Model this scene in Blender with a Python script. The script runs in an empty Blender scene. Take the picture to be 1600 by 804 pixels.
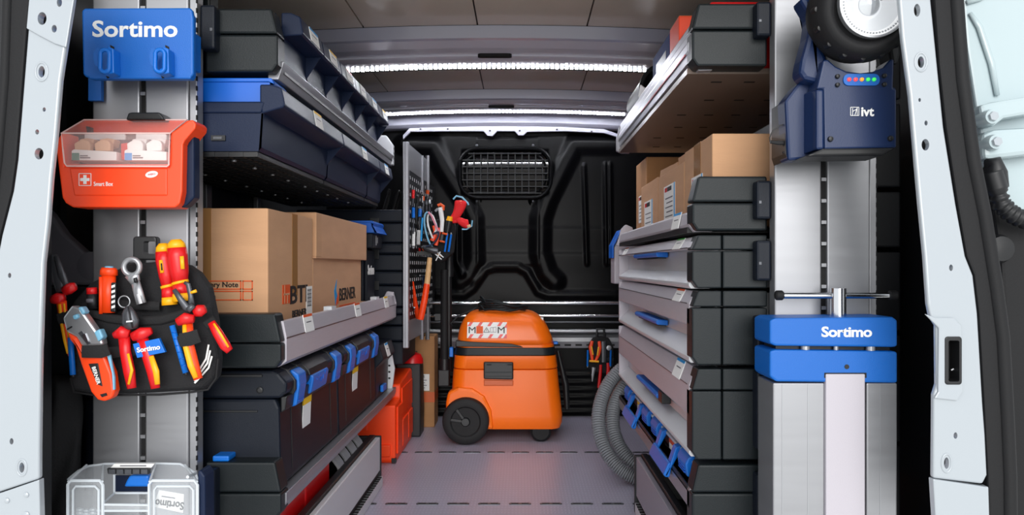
import bpy, bmesh, math, random
from mathutils import Vector, Matrix, Euler
random.seed(7)
SC = bpy.context.scene
COL = SC.collection
PI = math.pi
# ---------------------------------------------------------------- camera
F, VX, VY, H = 1200.0, 815.0, 415.0, 0.77     # focal length in px, principal point, eye height over the load floor
cam_d = bpy.data.cameras.new('camera'); cam_d.sensor_width = 36; cam_d.lens = F / 1600 * 36
cam_d.shift_x = (800 - VX) / 1600; cam_d.shift_y = (VY - 402) / 1600
cam_d.clip_start = 0.05
cam = bpy.data.objects.new('camera', cam_d); COL.objects.link(cam)
cam.location = (0, 0, H); cam.rotation_euler = (PI / 2, 0, 0)
SC.camera = cam
# ---------------------------------------------------------------- sky light and an added frontal fill through the open rear doors
wd = bpy.data.worlds.new('World'); SC.world = wd; wd.use_nodes = True
bg = wd.node_tree.nodes['Background']
bg.inputs[0].default_value = (0.94, 0.97, 1.0, 1); bg.inputs[1].default_value = .66
sd = bpy.data.lights.new('fill_sun', 'SUN'); sd.energy = 1.5; sd.angle = math.radians(40); sd.color = (1, .985, .96)  # added softbox-like fill from behind the camera, brightens the van interior
sun = bpy.data.objects.new('fill_sun', sd); COL.objects.link(sun)
sun.location = (0, -3, 4); sun.rotation_euler = (math.radians(74), 0, math.radians(3))
LED_POWER = 110.0
SC.view_settings.view_transform = 'Standard'
SC.view_settings.look = 'None'
SC.view_settings.gamma = 1.0
SC.view_settings.exposure = 0.68
SC.view_settings.use_curve_mapping = False
SC.cycles.use_denoising = True
SC.cycles.max_bounces = 10
SC.cycles.transparent_max_bounces = 16

# ---------------------------------------------------------------- helpers
def W(px, py, Y): return Vector(((px - VX) * Y / F, Y, H - (py - VY) * Y / F))
def XX(px, Y): return (px - VX) * Y / F
def ZZ(py, Y): return H - (py - VY) * Y / F
def lin(c): return tuple(((v / 255 + .055) / 1.055) ** 2.4 if v > 10 else v / 255 / 12.92 for v in c)

def mat(name, rgb, rough=.5, metal=0, bump=0, bscale=200, var=0, vscale=8, coat=0, spec=.5, stretch=None, trans=0, alpha=1, emit=0, rvar=0):
    m = bpy.data.materials.new(name); m.use_nodes = True
    nt = m.node_tree; b = nt.nodes['Principled BSDF']
    c = lin(rgb) + (1,)
    b.inputs['Base Color'].default_value = c; b.inputs['Roughness'].default_value = rough
    b.inputs['Metallic'].default_value = metal; b.inputs['Specular IOR Level'].default_value = spec
    b.inputs['Coat Weight'].default_value = coat; b.inputs['Coat Roughness'].default_value = .08
    b.inputs['Transmission Weight'].default_value = trans; b.inputs['Alpha'].default_value = alpha
    if emit:
        b.inputs['Emission Color'].default_value = c; b.inputs['Emission Strength'].default_value = emit
    if bump or var or rvar:
        tc = nt.nodes.new('ShaderNodeTexCoord'); mp = nt.nodes.new('ShaderNodeMapping')
        nt.links.new(tc.outputs['Object'], mp.inputs[0])
        if stretch: mp.inputs['Scale'].default_value = stretch
    if var:
        n = nt.nodes.new('ShaderNodeTexNoise'); n.inputs['Scale'].default_value = vscale; n.inputs['Detail'].default_value = 5
        nt.links.new(mp.outputs[0], n.inputs['Vector'])
        r = nt.nodes.new('ShaderNodeMapRange'); r.inputs[1].default_value = .3; r.inputs[2].default_value = .7
        r.inputs[3].default_value = 1 - var; r.inputs[4].default_value = 1 + var
        nt.links.new(n.outputs[0], r.inputs[0])
        h = nt.nodes.new('ShaderNodeHueSaturation'); h.inputs['Color'].default_value = c
        nt.links.new(r.outputs[0], h.inputs['Value']); nt.links.new(h.outputs[0], b.inputs['Base Color'])
    if rvar:
        n = nt.nodes.new('ShaderNodeTexNoise'); n.inputs['Scale'].default_value = vscale * 2
        nt.links.new(mp.outputs[0], n.inputs['Vector'])
        r = nt.nodes.new('ShaderNodeMapRange'); r.inputs[3].default_value = rough - rvar; r.inputs[4].default_value = rough + rvar
        nt.links.new(n.outputs[0], r.inputs[0]); nt.links.new(r.outputs[0], b.inputs['Roughness'])
    if bump:
        n = nt.nodes.new('ShaderNodeTexNoise'); n.inputs['Scale'].default_value = bscale; n.inputs['Detail'].default_value = 2
        nt.links.new(mp.outputs[0], n.inputs['Vector'])
        u = nt.nodes.new('ShaderNodeBump'); u.inputs['Strength'].default_value = bump; u.inputs['Distance'].default_value = .002
        nt.links.new(n.outputs[0], u.inputs['Height']); nt.links.new(u.outputs[0], b.inputs['Normal'])
    return m

M = dict(
    cap=mat('slate black moulded plastic', (25, 31, 34), .42, bump=.12, bscale=500, spec=.28),
    navy=mat('dark navy bin plastic', (24, 36, 62), .42, bump=.08, bscale=400, spec=.2),
    case=mat('black case plastic', (18, 24, 35), .45, bump=.12, bscale=500, spec=.25),
    black=mat('black plastic', (22, 23, 26), .45),
    dark=mat('void black', (8, 8, 10), .7),
    rubber=mat('black rubber', (27, 27, 29), .65, bump=.15, bscale=300, spec=.3),
    blue=mat('blue plastic', (0, 108, 206), .38, bump=.05, bscale=300),
    bluep=mat('blue powder coat', (0, 98, 188), .45, bump=.2, bscale=600),
    tray=mat('blue tray plastic', (0, 98, 204), .4),
    alu=mat('satin anodised aluminium', (163, 164, 168), .4, .7, var=.03, vscale=4, rvar=.06, stretch=(1, 1, 12)),
    aluy=mat('brushed aluminium profile', (164, 164, 170), .36, .7, var=.05, vscale=30, stretch=(40, .6, 40)),
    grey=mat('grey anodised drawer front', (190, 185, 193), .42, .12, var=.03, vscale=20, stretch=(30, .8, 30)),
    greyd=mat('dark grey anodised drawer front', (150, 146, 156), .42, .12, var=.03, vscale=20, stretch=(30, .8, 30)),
    ledge=mat('light grey ledge', (214, 215, 219), .42, .25),
    chrome=mat('polished steel', (220, 222, 226), .14, 1),
    steel=mat('tool steel', (172, 174, 178), .32, .6),
    steeld=mat('dark tool steel', (88, 90, 95), .36, .6, bump=.1, bscale=150),
    white=mat('white vehicle paint', (172, 179, 185), .22, coat=.6),
    pale=mat('pale vehicle paint', (180, 196, 200), .25, coat=.6),
    paper=mat('white paper', (240, 240, 238), .7),
    ink=mat('black ink', (22, 20, 20), .6),
    board=mat('brown cardboard', (200, 154, 116), .8, var=.06, vscale=6, bump=.15, bscale=80, stretch=(1, 1, 4)),
    boardb=mat('tan cardboard', (205, 158, 121), .8, var=.06, vscale=5, bump=.15, bscale=80, stretch=(1, 1, 4)),
    boardd=mat('dark cardboard', (176, 128, 84), .8, var=.06, vscale=6, bump=.15, bscale=80, stretch=(1, 1, 4)),
    tape=mat('packing tape', (176, 128, 78), .2, alpha=.8),
    tapeo=mat('orange packing tape', (206, 92, 34), .4),
    orange=mat('orange vacuum plastic', (250, 112, 10), .36, bump=.05, bscale=500),
    redor=mat('bright orange red plastic', (252, 70, 12), .4),
    smart=mat('first aid orange plastic', (255, 72, 22), .38),
    red=mat('red plastic', (214, 20, 24), .35),
    redglove=mat('red glove fabric', (225, 28, 34), .75, bump=.3, bscale=120),
    yellow=mat('yellow plastic', (250, 176, 10), .38),
    ltblue=mat('light blue plastic', (120, 180, 210), .4),
    pink=mat('pink cable', (220, 130, 150), .4),
    green=mat('green print', (0, 128, 110), .5),
    cyan=mat('cyan print', (0, 150, 220), .5),
    oprint=mat('orange print', (226, 86, 24), .6),
    yprint=mat('yellow print', (250, 200, 30), .6),
    gprint=mat('green label print', (60, 180, 60), .6),
    lampblue=mat('dark blue lamp plastic', (13, 38, 80), .4, bump=.06, bscale=400),
    ceil=mat('glossy taupe roof panel', (214, 202, 186), .16, var=.03, vscale=3, rvar=.04, bump=.06, bscale=30),
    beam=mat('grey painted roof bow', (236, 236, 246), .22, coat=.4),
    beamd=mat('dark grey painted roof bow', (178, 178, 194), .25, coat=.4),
    under=mat('taupe shelf underside', (120, 104, 94), .35, .2, var=.06),
    navycard=mat('matt navy card', (8, 44, 108), .7, spec=.15),
    wood=mat('ash hammer handle', (222, 176, 122), .5, var=.1, vscale=40, stretch=(6, 6, .6)),
    bulk=mat('black bulkhead plastic', (7, 7, 9), .34, bump=.05, bscale=300, spec=.13),
    wallm=mat('black side wall lining', (16, 18, 23), .55, bump=.1, bscale=200),
    trimg=mat('grey interior trim', (98, 97, 104), .55),
    cloth=mat('black cloth', (24, 24, 26), .85, bump=.5, bscale=250),
    mesh=mat('black mesh fabric', (28, 28, 31), .85, bump=.8, bscale=700),
    glass=mat('dark cab window glass', (6, 7, 9), .04, spec=.8),
    clear=mat('clear polycarbonate', (235, 240, 245), .06, alpha=.16),
    clearp=mat('clear pinkish lid', (250, 215, 210), .08, alpha=.15),
    rim=mat('frosted plastic edge', (225, 232, 238), .25, alpha=.75),
    rimp=mat('frosted pink edge', (250, 214, 208), .25, alpha=.8),
    hose=mat('grey corrugated hose', (132, 135, 140), .42),
    led=mat('white led', (245, 248, 255), .4, emit=LED_POWER),
    tan=mat('skin tone plaster', (222, 176, 138), .7),
    lred=mat('red indicator', (255, 70, 70), .4, emit=.35), lor=mat('orange indicator', (255, 150, 40), .4, emit=.35),
    lgr=mat('green indicator', (60, 220, 90), .4, emit=.35),
    reflector=mat('lamp reflector', (240, 242, 245), .08, 1),
    ledring=mat('white ring of small leds', (245, 245, 245), .3, emit=.35),
    ground=mat('concrete yard', (225, 224, 220), .85, var=.1, vscale=2),
)

def floor_mat():
    m = bpy.data.materials.new('ribbed lilac grey floor'); m.use_nodes = True
    nt = m.node_tree; b = nt.nodes['Principled BSDF']
    b.inputs['Base Color'].default_value = lin((152, 149, 162)) + (1,); b.inputs['Roughness'].default_value = .3
    tc = nt.nodes.new('ShaderNodeTexCoord'); sp = nt.nodes.new('ShaderNodeTexWave')
    sp.wave_type = 'BANDS'; sp.bands_direction = 'X'; sp.inputs['Scale'].default_value = 28; sp.inputs['Distortion'].default_value = 0
    nt.links.new(tc.outputs['Object'], sp.inputs['Vector'])
    w2 = nt.nodes.new('ShaderNodeTexWave'); w2.wave_type = 'BANDS'; w2.bands_direction = 'Y'; w2.inputs['Scale'].default_value = 12
    nt.links.new(tc.outputs['Object'], w2.inputs['Vector'])
    mx = nt.nodes.new('ShaderNodeMath'); mx.operation = 'MULTIPLY'
    nt.links.new(sp.outputs[1], mx.inputs[0]); nt.links.new(w2.outputs[1], mx.inputs[1])
    u = nt.nodes.new('ShaderNodeBump'); u.inputs['Strength'].default_value = .25; u.inputs['Distance'].default_value = .002
    nt.links.new(mx.outputs[0], u.inputs['Height']); nt.links.new(u.outputs[0], b.inputs['Normal'])
    cr = nt.nodes.new('ShaderNodeMapRange'); cr.inputs[3].default_value = .92; cr.inputs[4].default_value = 1.06
    nt.links.new(mx.outputs[0], cr.inputs[0])
    h = nt.nodes.new('ShaderNodeHueSaturation'); h.inputs['Color'].default_value = lin((174, 170, 188)) + (1,)
    nt.links.new(cr.outputs[0], h.inputs['Value']); nt.links.new(h.outputs[0], b.inputs['Base Color'])
    return m
M['floor'] = floor_mat()

def rrect(x0, x1, z0, z1, r, n=4):
    o = []
    for cx, cz, a in ((x1 - r, z1 - r, 0), (x0 + r, z1 - r, 90), (x0 + r, z0 + r, 180), (x1 - r, z0 + r, 270)):
        for i in range(n + 1):
            t = math.radians(a + 90 * i / n); o.append((cx + r * math.cos(t), cz + r * math.sin(t)))
    return o
def ellipse(cx, cz, rx, rz, n=20): return [(cx + rx * math.cos(2 * PI * i / n), cz + rz * math.sin(2 * PI * i / n)) for i in range(n)]

class MB:
    def __init__(s): s.v = []; s.f = []
    def add(s, vs, fs):
        k = len(s.v); s.v += [Vector(p) for p in vs]; s.f += [[i + k for i in f] for f in fs]; return s
    def box(s, x0, x1, y0, y1, z0, z1):
        return s.add([(x0, y0, z0), (x1, y0, z0), (x1, y1, z0), (x0, y1, z0), (x0, y0, z1), (x1, y0, z1), (x1, y1, z1), (x0, y1, z1)],
                     [(3, 2, 1, 0), (4, 5, 6, 7), (0, 1, 5, 4), (1, 2, 6, 5), (2, 3, 7, 6), (3, 0, 4, 7)])
    def obox(s, c, size, rot=(0, 0, 0)):
        R = Euler(rot).to_matrix(); h = Vector(size) / 2; c = Vector(c)
        vs = [c + R @ Vector((h.x * a, h.y * b, h.z * d)) for a, b, d in
              ((-1, -1, -1), (1, -1, -1), (1, 1, -1), (-1, 1, -1), (-1, -1, 1), (1, -1, 1), (1, 1, 1), (-1, 1, 1))]
        return s.add(vs, [(3, 2, 1, 0), (4, 5, 6, 7), (0, 1, 5, 4), (1, 2, 6, 5), (2, 3, 7, 6), (3, 0, 4, 7)])
    def prism(s, poly, axis, a, b):
        def p(u, v, t): return (t, u, v) if axis == 'x' else (u, t, v) if axis == 'y' else (u, v, t)
        n = len(poly)
        vs = [p(u, v, a) for u, v in poly] + [p(u, v, b) for u, v in poly]
        return s.add(vs, [list(range(n))[::-1], list(range(n, 2 * n))] + [(i, (i + 1) % n, (i + 1) % n + n, i + n) for i in range(n)])
    def pp(s, pts, Y, d0, d1):            # outline given in photo pixels on the plane at depth Y, with thickness
        return s.prism([(XX(x, Y + d0), ZZ(y, Y + d0)) for x, y in pts], 'y', Y + d0, Y + d1)
    def loft(s, rings, caps=True, closed=False):
        n = len(rings[0]); k = len(s.v); m = len(rings)
        for r in rings: s.v += [Vector(p) for p in r]
        for j in range(m if closed else m - 1):
            for i in range(n):
                a, b = k + j * n, k + ((j + 1) % m) * n
                s.f.append([a + i, a + (i + 1) % n, b + (i + 1) % n, b + i])
        if caps and not closed:
            s.f.append([k + i for i in range(n)][::-1]); s.f.append([k + (m - 1) * n + i for i in range(n)])
        return s
    def tube(s, pts, r, n=8, flat=None, closed=False, caps=True):
        pts = [Vector(p) for p in pts]; m = len(pts)
        rr = r if isinstance(r, (list, tuple)) else [r] * m
        rings = []; up = None
        for i, p in enumerate(pts):
            if closed: t = pts[(i + 1) % m] - pts[i - 1]
            else: t = pts[min(i + 1, m - 1)] - pts[max(i - 1, 0)]
            t.normalize()
            if flat is not None:
                b = Vector((0, 1, 0)); u = b.cross(t); u.normalize()
            else:
                if up is None:
                    up = Vector((0, 0, 1)) if abs(t.z) < .9 else Vector((1, 0, 0))
                u = up - t * up.dot(t); u.normalize(); up = u; b = t.cross(u)
            f = 1 if flat is None else flat
            rings.append([p + u * rr[i] * math.cos(2 * PI * j / n) + b * rr[i] * f * math.sin(2 * PI * j / n) for j in range(n)])
        return s.loft(rings, caps, closed)
    def pt(s, pts, r, Y, flat=.7, n=8, dy=0):    # tube from photo pixels (x, y[, extra depth]); r in pixels
        k = Y / F
        rr = [q * k for q in r] if isinstance(r, (list, tuple)) else r * k
        return s.tube([W(p[0], p[1], Y + dy) for p in pts], rr, n, flat)
    def lathe(s, prof, o, d, n=24, closed=False):
        o = Vector(o); d = Vector(d).normalized()
        u = d.orthogonal().normalized(); w = d.cross(u)
        return s.loft([[o + d * h + (u * math.cos(2 * PI * i / n) + w * math.sin(2 * PI * i / n)) * max(r, 1e-5) for i in range(n)] for r, h in prof], not closed, closed)
    def build(s, name, m, parent=None, smooth=False, bevel=0, seg=2, origin=None, sub=0):
        o_ = Vector(origin) if origin is not None else Vector((0, 0, 0))
        if parent is not None:
            o_ = Vector(parent.get('_o', (0, 0, 0)))
        elif origin is None and s.v:
            lo = [min(v[i] for v in s.v) for i in range(3)]; hi = [max(v[i] for v in s.v) for i in range(3)]
            o_ = Vector(((lo[0] + hi[0]) / 2, (lo[1] + hi[1]) / 2, lo[2]))
        me = bpy.data.meshes.new(name)
        me.from_pydata([tuple(v - o_) for v in s.v], [], s.f)
        bm = bmesh.new(); bm.from_mesh(me); bmesh.ops.recalc_face_normals(bm, faces=bm.faces); bm.to_mesh(me); bm.free()
        if smooth:
            me.polygons.foreach_set('use_smooth', [True] * len(me.polygons))
            if smooth != 'all':
                try: me.set_sharp_from_angle(angle=math.radians(38))
                except Exception: pass
        me.materials.append(M[m] if isinstance(m, str) else m)
        o = bpy.data.objects.new(name, me); COL.objects.link(o)
        if parent is not None: o.parent = parent; o['_o'] = tuple(o_)
        else: o.location = o_; o['_o'] = tuple(o_)
        if bevel:
            b = o.modifiers.new('bevel', 'BEVEL'); b.width = bevel; b.segments = seg; b.limit_method = 'ANGLE'; b.angle_limit = math.radians(35)
            b.harden_normals = False
        if sub:
            q = o.modifiers.new('sub', 'SUBSURF'); q.levels = sub; q.render_levels = sub
        return o

def tag(o, label, cat, group=None):
    o['label'] = label; o['category'] = cat
    if group: o['group'] = group
    return o
def thing(name, label, cat, loc, group=None):
    o = bpy.data.objects.new(name, None); COL.objects.link(o); o.empty_display_size = .05
    o.location = loc; o['_o'] = tuple(loc)
    return tag(o, label, cat, group)
def struct(o): o['kind'] = 'structure'; return o
def stuff(o): o['kind'] = 'stuff'; return o
def copy_tree(o, parent=None, loc=None, label=None, group=None):
    c = o.copy(); COL.objects.link(c); c.parent = parent
    if loc is not None: c.location = loc
    if label: c['label'] = label
    if group: c['group'] = group
    for ch in list(o.children): copy_tree(ch, c)
    return c

FACE = {'cam': (PI / 2, 0, 0), '+x': (PI / 2, 0, PI / 2), '-x': (PI / 2, 0, -PI / 2)}
def text(s, size, loc, face, m, parent, name='lettering', bold=0, width=None, rot=0, ext=.0006, rotm=None, space=1):
    cu = bpy.data.curves.new('t', 'FONT'); cu.body = s; cu.size = size; cu.offset = bold * size; cu.extrude = ext
    cu.align_x = 'CENTER'; cu.align_y = 'CENTER'; cu.space_character = space; cu.resolution_u = 3
    ob = bpy.data.objects.new('t', cu); me = bpy.data.meshes.new_from_object(ob)
    bpy.data.objects.remove(ob); bpy.data.curves.remove(cu)
    xs = [v.co.x for v in me.vertices]; ys = [v.co.y for v in me.vertices]
    cx, cy = (min(xs) + max(xs)) / 2, (min(ys) + max(ys)) / 2
    k = width / (max(xs) - min(xs)) if width else 1
    R = rotm if rotm is not None else (Euler(FACE[face]).to_matrix() @ Matrix.Rotation(rot, 3, 'Z'))
    o_ = Vector(parent['_o'])
    for v in me.vertices:
        v.co = Vector(loc) + R @ Vector(((v.co.x - cx) * k, v.co.y - cy, v.co.z)) - o_
    me.materials.clear(); me.materials.append(M[m])
    o = bpy.data.objects.new(name, me); COL.objects.link(o); o.parent = parent; o['_o'] = tuple(o_)
    return o

def boolean_cut(o, cutter_mb):
    c = cutter_mb.build('cutter', 'dark', origin=(0, 0, 0))
    bo = o.modifiers.new('cut', 'BOOLEAN'); bo.operation = 'DIFFERENCE'; bo.object = c; bo.solver = 'EXACT'
    bpy.context.view_layer.update()
    dg = bpy.context.evaluated_depsgraph_get()
    me = bpy.data.meshes.new_from_object(o.evaluated_get(dg))
    o.modifiers.clear(); o.data = me
    bpy.data.objects.remove(c)
# ================================================================ van shell
XC, XL, XR = -.08, -1.0, .86
Y0, YB = 1.36, 3.94
fl = struct(MB().box(XL, XR, 1.28, 4.0, -.03, 0).build('floor', 'floor', origin=(0, 0, 0)))
fl['label'] = 'lilac grey ribbed load floor with rows of lashing slots'
sl = MB().prism(rrect(-.036, .036, -.0075, .0075, .007, 3), 'z', 0, .0022).build('anchor_slot', 'steeld', fl)
inn = MB().box(-.028, -.005, -.004, .004, .002, .0028).box(.005, .028, -.004, .004, .002, .0028).build('slot_opening', 'dark', sl)
k = 0
for Yr in (H * F / (706.5 - VY), H * F / (787 - VY)):
    for i in range(-9, 10):
        x = -.005 + i * .1
        if not (XL + .05 < x < XR - .05): continue
        if k == 0: o = sl
        else:
            o = sl.copy(); COL.objects.link(o); o.parent = fl
            q = inn.copy(); COL.objects.link(q); q.parent = o
        o.location = (x, Yr, 0); k += 1
struct(MB().box(-14, 14, -14, 20, -.72, -.7).build('ground', 'ground', origin=(0, 0, 0)))['label'] = 'concrete yard under the van'
struct(MB().box(XL - .03, XL, 1.47, 4.0, 0, 1.56).build('wall_left', 'wallm', origin=(0, 0, 0)))
struct(MB().box(XR, XR + .03, 1.47, 4.0, 0, 1.56).build('wall_right', 'wallm', origin=(0, 0, 0)))

# -------- roof: arched slab, glossy panels between bows
def arch(x): return -.045 * (x - XC) ** 2
def xprism(poly, x0, x1, n=16):           # (y, z) section swept along x following the roof arch
    mb = MB()
    mb.loft([[(x0 + (x1 - x0) * i / n, y, z + arch(x0 + (x1 - x0) * i / n)) for y, z in poly] for i in range(n + 1)])
    return mb
ce = struct(xprism([(1.2, 1.572), (4.0, 1.572), (4.0, 1.62), (1.2, 1.62)], XL - .03, XR + .03).build('ceiling', 'dark', origin=(0, 0, 0), smooth=True))
seams = [XL, -.52, -.145, .215, XR]
for ya, yb, sm in ((1.22, 2.525, seams), (2.90, 3.44, [XL, -.60, -.17, .265, XR]), (3.80, 3.94, [XL, -.17, XR])):
    for a, b in zip(sm, sm[1:]):
        xprism([(ya, 1.562), (yb, 1.562), (yb, 1.5715), (ya, 1.5715)], a + .0025, b - .0025, 8).build('roof_panel', 'ceil', ce, smooth=True)
struct(xprism([(1.2, 1.50), (1.36, 1.47), (1.40, 1.50), (1.40, 1.561), (1.2, 1.561)], XL, XR).build('trim_1', 'white', origin=(0, 0, 0), smooth=True))['label'] = 'white rear roof header'

def bow(name, y, led_y, ye, label):
    t = struct(bpy.data.objects.new(name, None)); COL.objects.link(t); t.location = (XC, y, 1.45); t['_o'] = (XC, y, 1.45); t['label'] = label
    d = led_y - y
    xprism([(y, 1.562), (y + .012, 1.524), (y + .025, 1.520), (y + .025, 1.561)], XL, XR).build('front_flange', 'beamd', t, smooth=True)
    xprism([(y + .026, 1.520), (y + .026 + d * .2, 1.514), (y + d * .27, 1.519), (y + d * .54, 1.519), (y + d * .54, 1.561), (y + .026, 1.561)], XL, XR).build('bow_plate', 'beam', t, smooth=True)
    xprism([(y + d * .55, 1.514), (y + d * .60, 1.511), (y + d * .93, 1.511), (y + d * .98, 1.520), (y + d * .98, 1.561), (y + d * .55, 1.561)], XL, XR).build('bow_channel', 'beam', t, smooth=True)
    xprism([(led_y + .004, 1.527), (ye, 1.527), (ye + .01, 1.561), (led_y + .004, 1.561)], XL, XR).build('rear_flange', 'beam', t, smooth=True)
    MB().prism(rrect(XC - .075, XC + .045, y + d * .50, y + d * .57, .012), 'z', 1.508, 1.53).build('oval_hole', 'dark', t)
    return t
bow('trim_2', 2.53, 2.885, 2.93, 'grey roof bow ahead of the rear light strip')
bow('trim_3', 3.447, 3.715, 3.79, 'grey roof bow close to the bulkhead')

def led_strip(y, x0, x1, n, label):
    t = thing('led_strip', label, 'light strip', (XC, y, 1.49))
    xprism([(y - .012, 1.513), (y + .022, 1.513), (y + .022, 1.5265), (y - .012, 1.5265)], x0, x1).build('housing', 'dark', t, smooth=True)
    mb = MB(); tk = MB(); w = (x1 - x0) / n
    for i in range(n):
        x = x0 + (i + .5) * w; z = 1.512 + arch(x)
        mb.box(x - w * .28, x + w * .28, y - .012, y - .003, z - .0015, z + .003)
    stuff(mb.build('led_chips', 'led', t))
    for i in range(28):
        x = x0 + (i + .5) * (x1 - x0) / 28; z = 1.5125 + arch(x)
        tk.box(x - .006, x + .006, y + .0075, y + .0195, z - .001, z + .001)
    stuff(tk.build('housing_slots', 'dark', t))
    return t
led_strip(2.885, -.66, .47, 62, 'bright white LED strip on the roof bow nearer the open doors')
led_strip(3.715, -.66, .50, 66, 'bright white LED strip on the roof bow beside the bulkhead')

# -------- black bulkhead with pressed relief
def seg_d(px, pz, pts):
    best = 9e9
    for (ax, az), (bx, bz) in zip(pts, pts[1:]):
        dx, dz = bx - ax, bz - az; L = dx * dx + dz * dz
        t = max(0, min(1, ((px - ax) * dx + (pz - az) * dz) / L)) if L else 0
        d = (px - ax - t * dx) ** 2 + (pz - az - t * dz) ** 2
        if d < best: best = d
    return math.sqrt(best)
def sm(a, b, x):
    t = max(0, min(1, (x - a) / (b - a))); return t * t * (3 - 2 * t)
B8 = lambda x, y: (600 + x * .3607, 190 + y * .3607)
RL = [B8(*p) for p in ((90, 100), (215, 105), (260, 200), (345, 330), (388, 420), (393, 600), (365, 665), (330, 690))]
RR = [B8(*p) for p in ((1000, 100), (825, 100), (775, 200), (705, 340), (678, 420), (676, 570), (705, 655), (740, 690))]
LOW = [B8(*p) for p in ((230, 745), (345, 748), (385, 720), (440, 640), (480, 628), (580, 628), (620, 650), (670, 735), (710, 750), (1010, 750))]
OV = [B8(*p) for p in ((330, 400), (318, 460), (318, 600), (340, 660))]
G1 = [B8(865, 190), B8(878, 615)]; G2 = [B8(957, 185), B8(962, 615)]; G3 = [B8(978, 185), B8(982, 615)]
def relief(px, py):
    h = 0.0
    dl, dr = seg_d(px, py, RL), seg_d(px, py, RR)
    h += .022 * (1 - sm(3, 20, min(dl, dr)))                          # the two diagonal ridges
    dw = max(abs(px - 789) - 58, abs(py - 270) - 26)
    h -= .028 * (1 - sm(2, 12, dw))                                    # window recess
    if py > 205: h += .004
    h += .012 * (1 - sm(1, 9, seg_d(px, py, LOW)))
    if py > 215 and 745 < px < 842 and py < 415: h += .004
    h += .022 * (1 - sm(0, 8, seg_d(px, py, OV)))
    for g in (G1, G2, G3): h += .012 * (1 - sm(0, 4.5, seg_d(px, py, g)))
    for yy in (355, 395): h += .003 * sm(-3, 3, py - yy) * (1 - sm(0, 40, py - yy))
    if 575 < py < 650: h += .004 * math.sin(py * .55) * sm(575, 585, py) * (1 - sm(900, 940, px))
    return h
NX_, NZ_ = 300, 190
vs, fs = [], []
for j in range(NZ_ + 1):
    z = 0 + 1.475 * j / NZ_
    for i in range(NX_ + 1):
        x = XL + (XR - XL) * i / NX_
        vs.append((x, YB - relief(VX + x * F / YB, VY - (z - H) * F / YB), z))
for j in range(NZ_):
    for i in range(NX_):
        a = j * (NX_ + 1) + i; fs.append((a, a + 1, a + NX_ + 2, a + NX_ + 1))
MB_ = MB(); MB_.add(vs, fs)
bh = struct(MB_.build('wall_front', 'bulk', origin=(0, 0, 0), smooth='all')); bh['label'] = 'black moulded bulkhead with pressed ridges'
struct(MB().box(XL, XR, 3.985, 4.02, 0, 1.56).build('wall_front_backing', 'dark', origin=(0, 0, 0)))['label'] = 'black rear skin of the bulkhead'
for px, py in ((745, 227), (833, 227), (745, 314), (833, 314), (771, 240)):
    MB().lathe([(.001, -.006), (.006, -.004), (.007, 0), (.007, .006)], W(px, py, 3.93), (0, 1, 0), 12).build('screw', 'steeld', bh, smooth=True)
for px in (745, 833):
    MB().lathe([(.004, -.003), (.026, -.003), (.03, .004), (.03, .02)], W(px, 314, 3.935), (0, 1, 0), 20).build('screw_boss', 'bulk', bh, smooth=True)

def win():
    Y = 3.925
    t = bpy.data.objects.new('window_1', None); COL.objects.link(t); t.location = W(789, 270, Y); t['_o'] = tuple(W(789, 270, Y)); struct(t)
    t['label'] = 'barred cab window in the black bulkhead'
    rr = lambda g: rrect(XX(718 - g, Y), XX(861 + g, Y), ZZ(309 + g, Y), ZZ(232 - g, Y), .09 + g * .0015, 6)
    for g, yy, r in ((0, -.008, .010), (-8, .004, .006)):
        MB().tube([(x, Y + yy, z) for x, z in rr(g)], r, 8, closed=True).build('window_frame', 'bulk', t, smooth=True)
    zc_ = ZZ(270, Y); tl = math.tan(.031)
    MB().loft([[(x, Y + .014 + d + (z - zc_) * tl, z) for x, z in rr(-2)] for d in (0, .005)]).build('pane', 'glass', t)
    for i in range(12):
        x = XX(730 + i * 10.7, Y); c = (ZZ(238, Y), ZZ(303, Y)) if 1 <= i <= 10 else (ZZ(248, Y), ZZ(294, Y))
        MB().tube([(x, Y - .004, c[0]), (x, Y - .004, c[1])], .0032, 6).build('bar', 'black', t, smooth=True)
    for i in range(7):
        z = ZZ(240 + i * 10.3, Y); e = 722 if 0 < i < 6 else 732
        MB().tube([(XX(e, Y), Y - .009, z), (XX(1578 - e, Y), Y - .009, z)], .0032, 6).build('bar', 'black', t, smooth=True)
win()
# notched pale rail under the roof in front of the bulkhead
C7 = lambda x, y: (440 + x * .3875, y * .3875)
top = [C7(*p) for p in ((490, 545), (520, 512), (700, 505), (820, 508), (835, 500), (860, 500), (870, 508), (940, 508), (950, 500), (975, 500), (985, 508), (1150, 512), (1300, 520), (1370, 545))]
bot = [C7(*p) for p in ((1370, 556), (1300, 535), (1150, 528), (990, 530), (975, 545), (955, 545), (940, 528), (870, 528), (850, 548), (830, 546), (815, 528), (700, 528), (520, 530), (490, 560))]
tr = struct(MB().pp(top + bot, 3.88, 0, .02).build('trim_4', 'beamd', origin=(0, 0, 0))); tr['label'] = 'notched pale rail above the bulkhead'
for p in ((560, 520), (670, 520), (1110, 522), (1250, 530), (840, 527), (960, 527)):
    px, py = C7(*p); MB().prism(ellipse(XX(px, 3.879), ZZ(py, 3.879), .005, .004, 10), 'y', 3.8775, 3.881).build('hole', 'dark', tr)
struct(xprism([(3.86, 1.49), (3.88, 1.475), (3.985, 1.475), (3.985, 1.561), (3.86, 1.561)], XL, XR).build('trim_5', 'beamd', origin=(0, 0, 0), smooth=True))['label'] = 'grey roof edge over the bulkhead'

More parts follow.
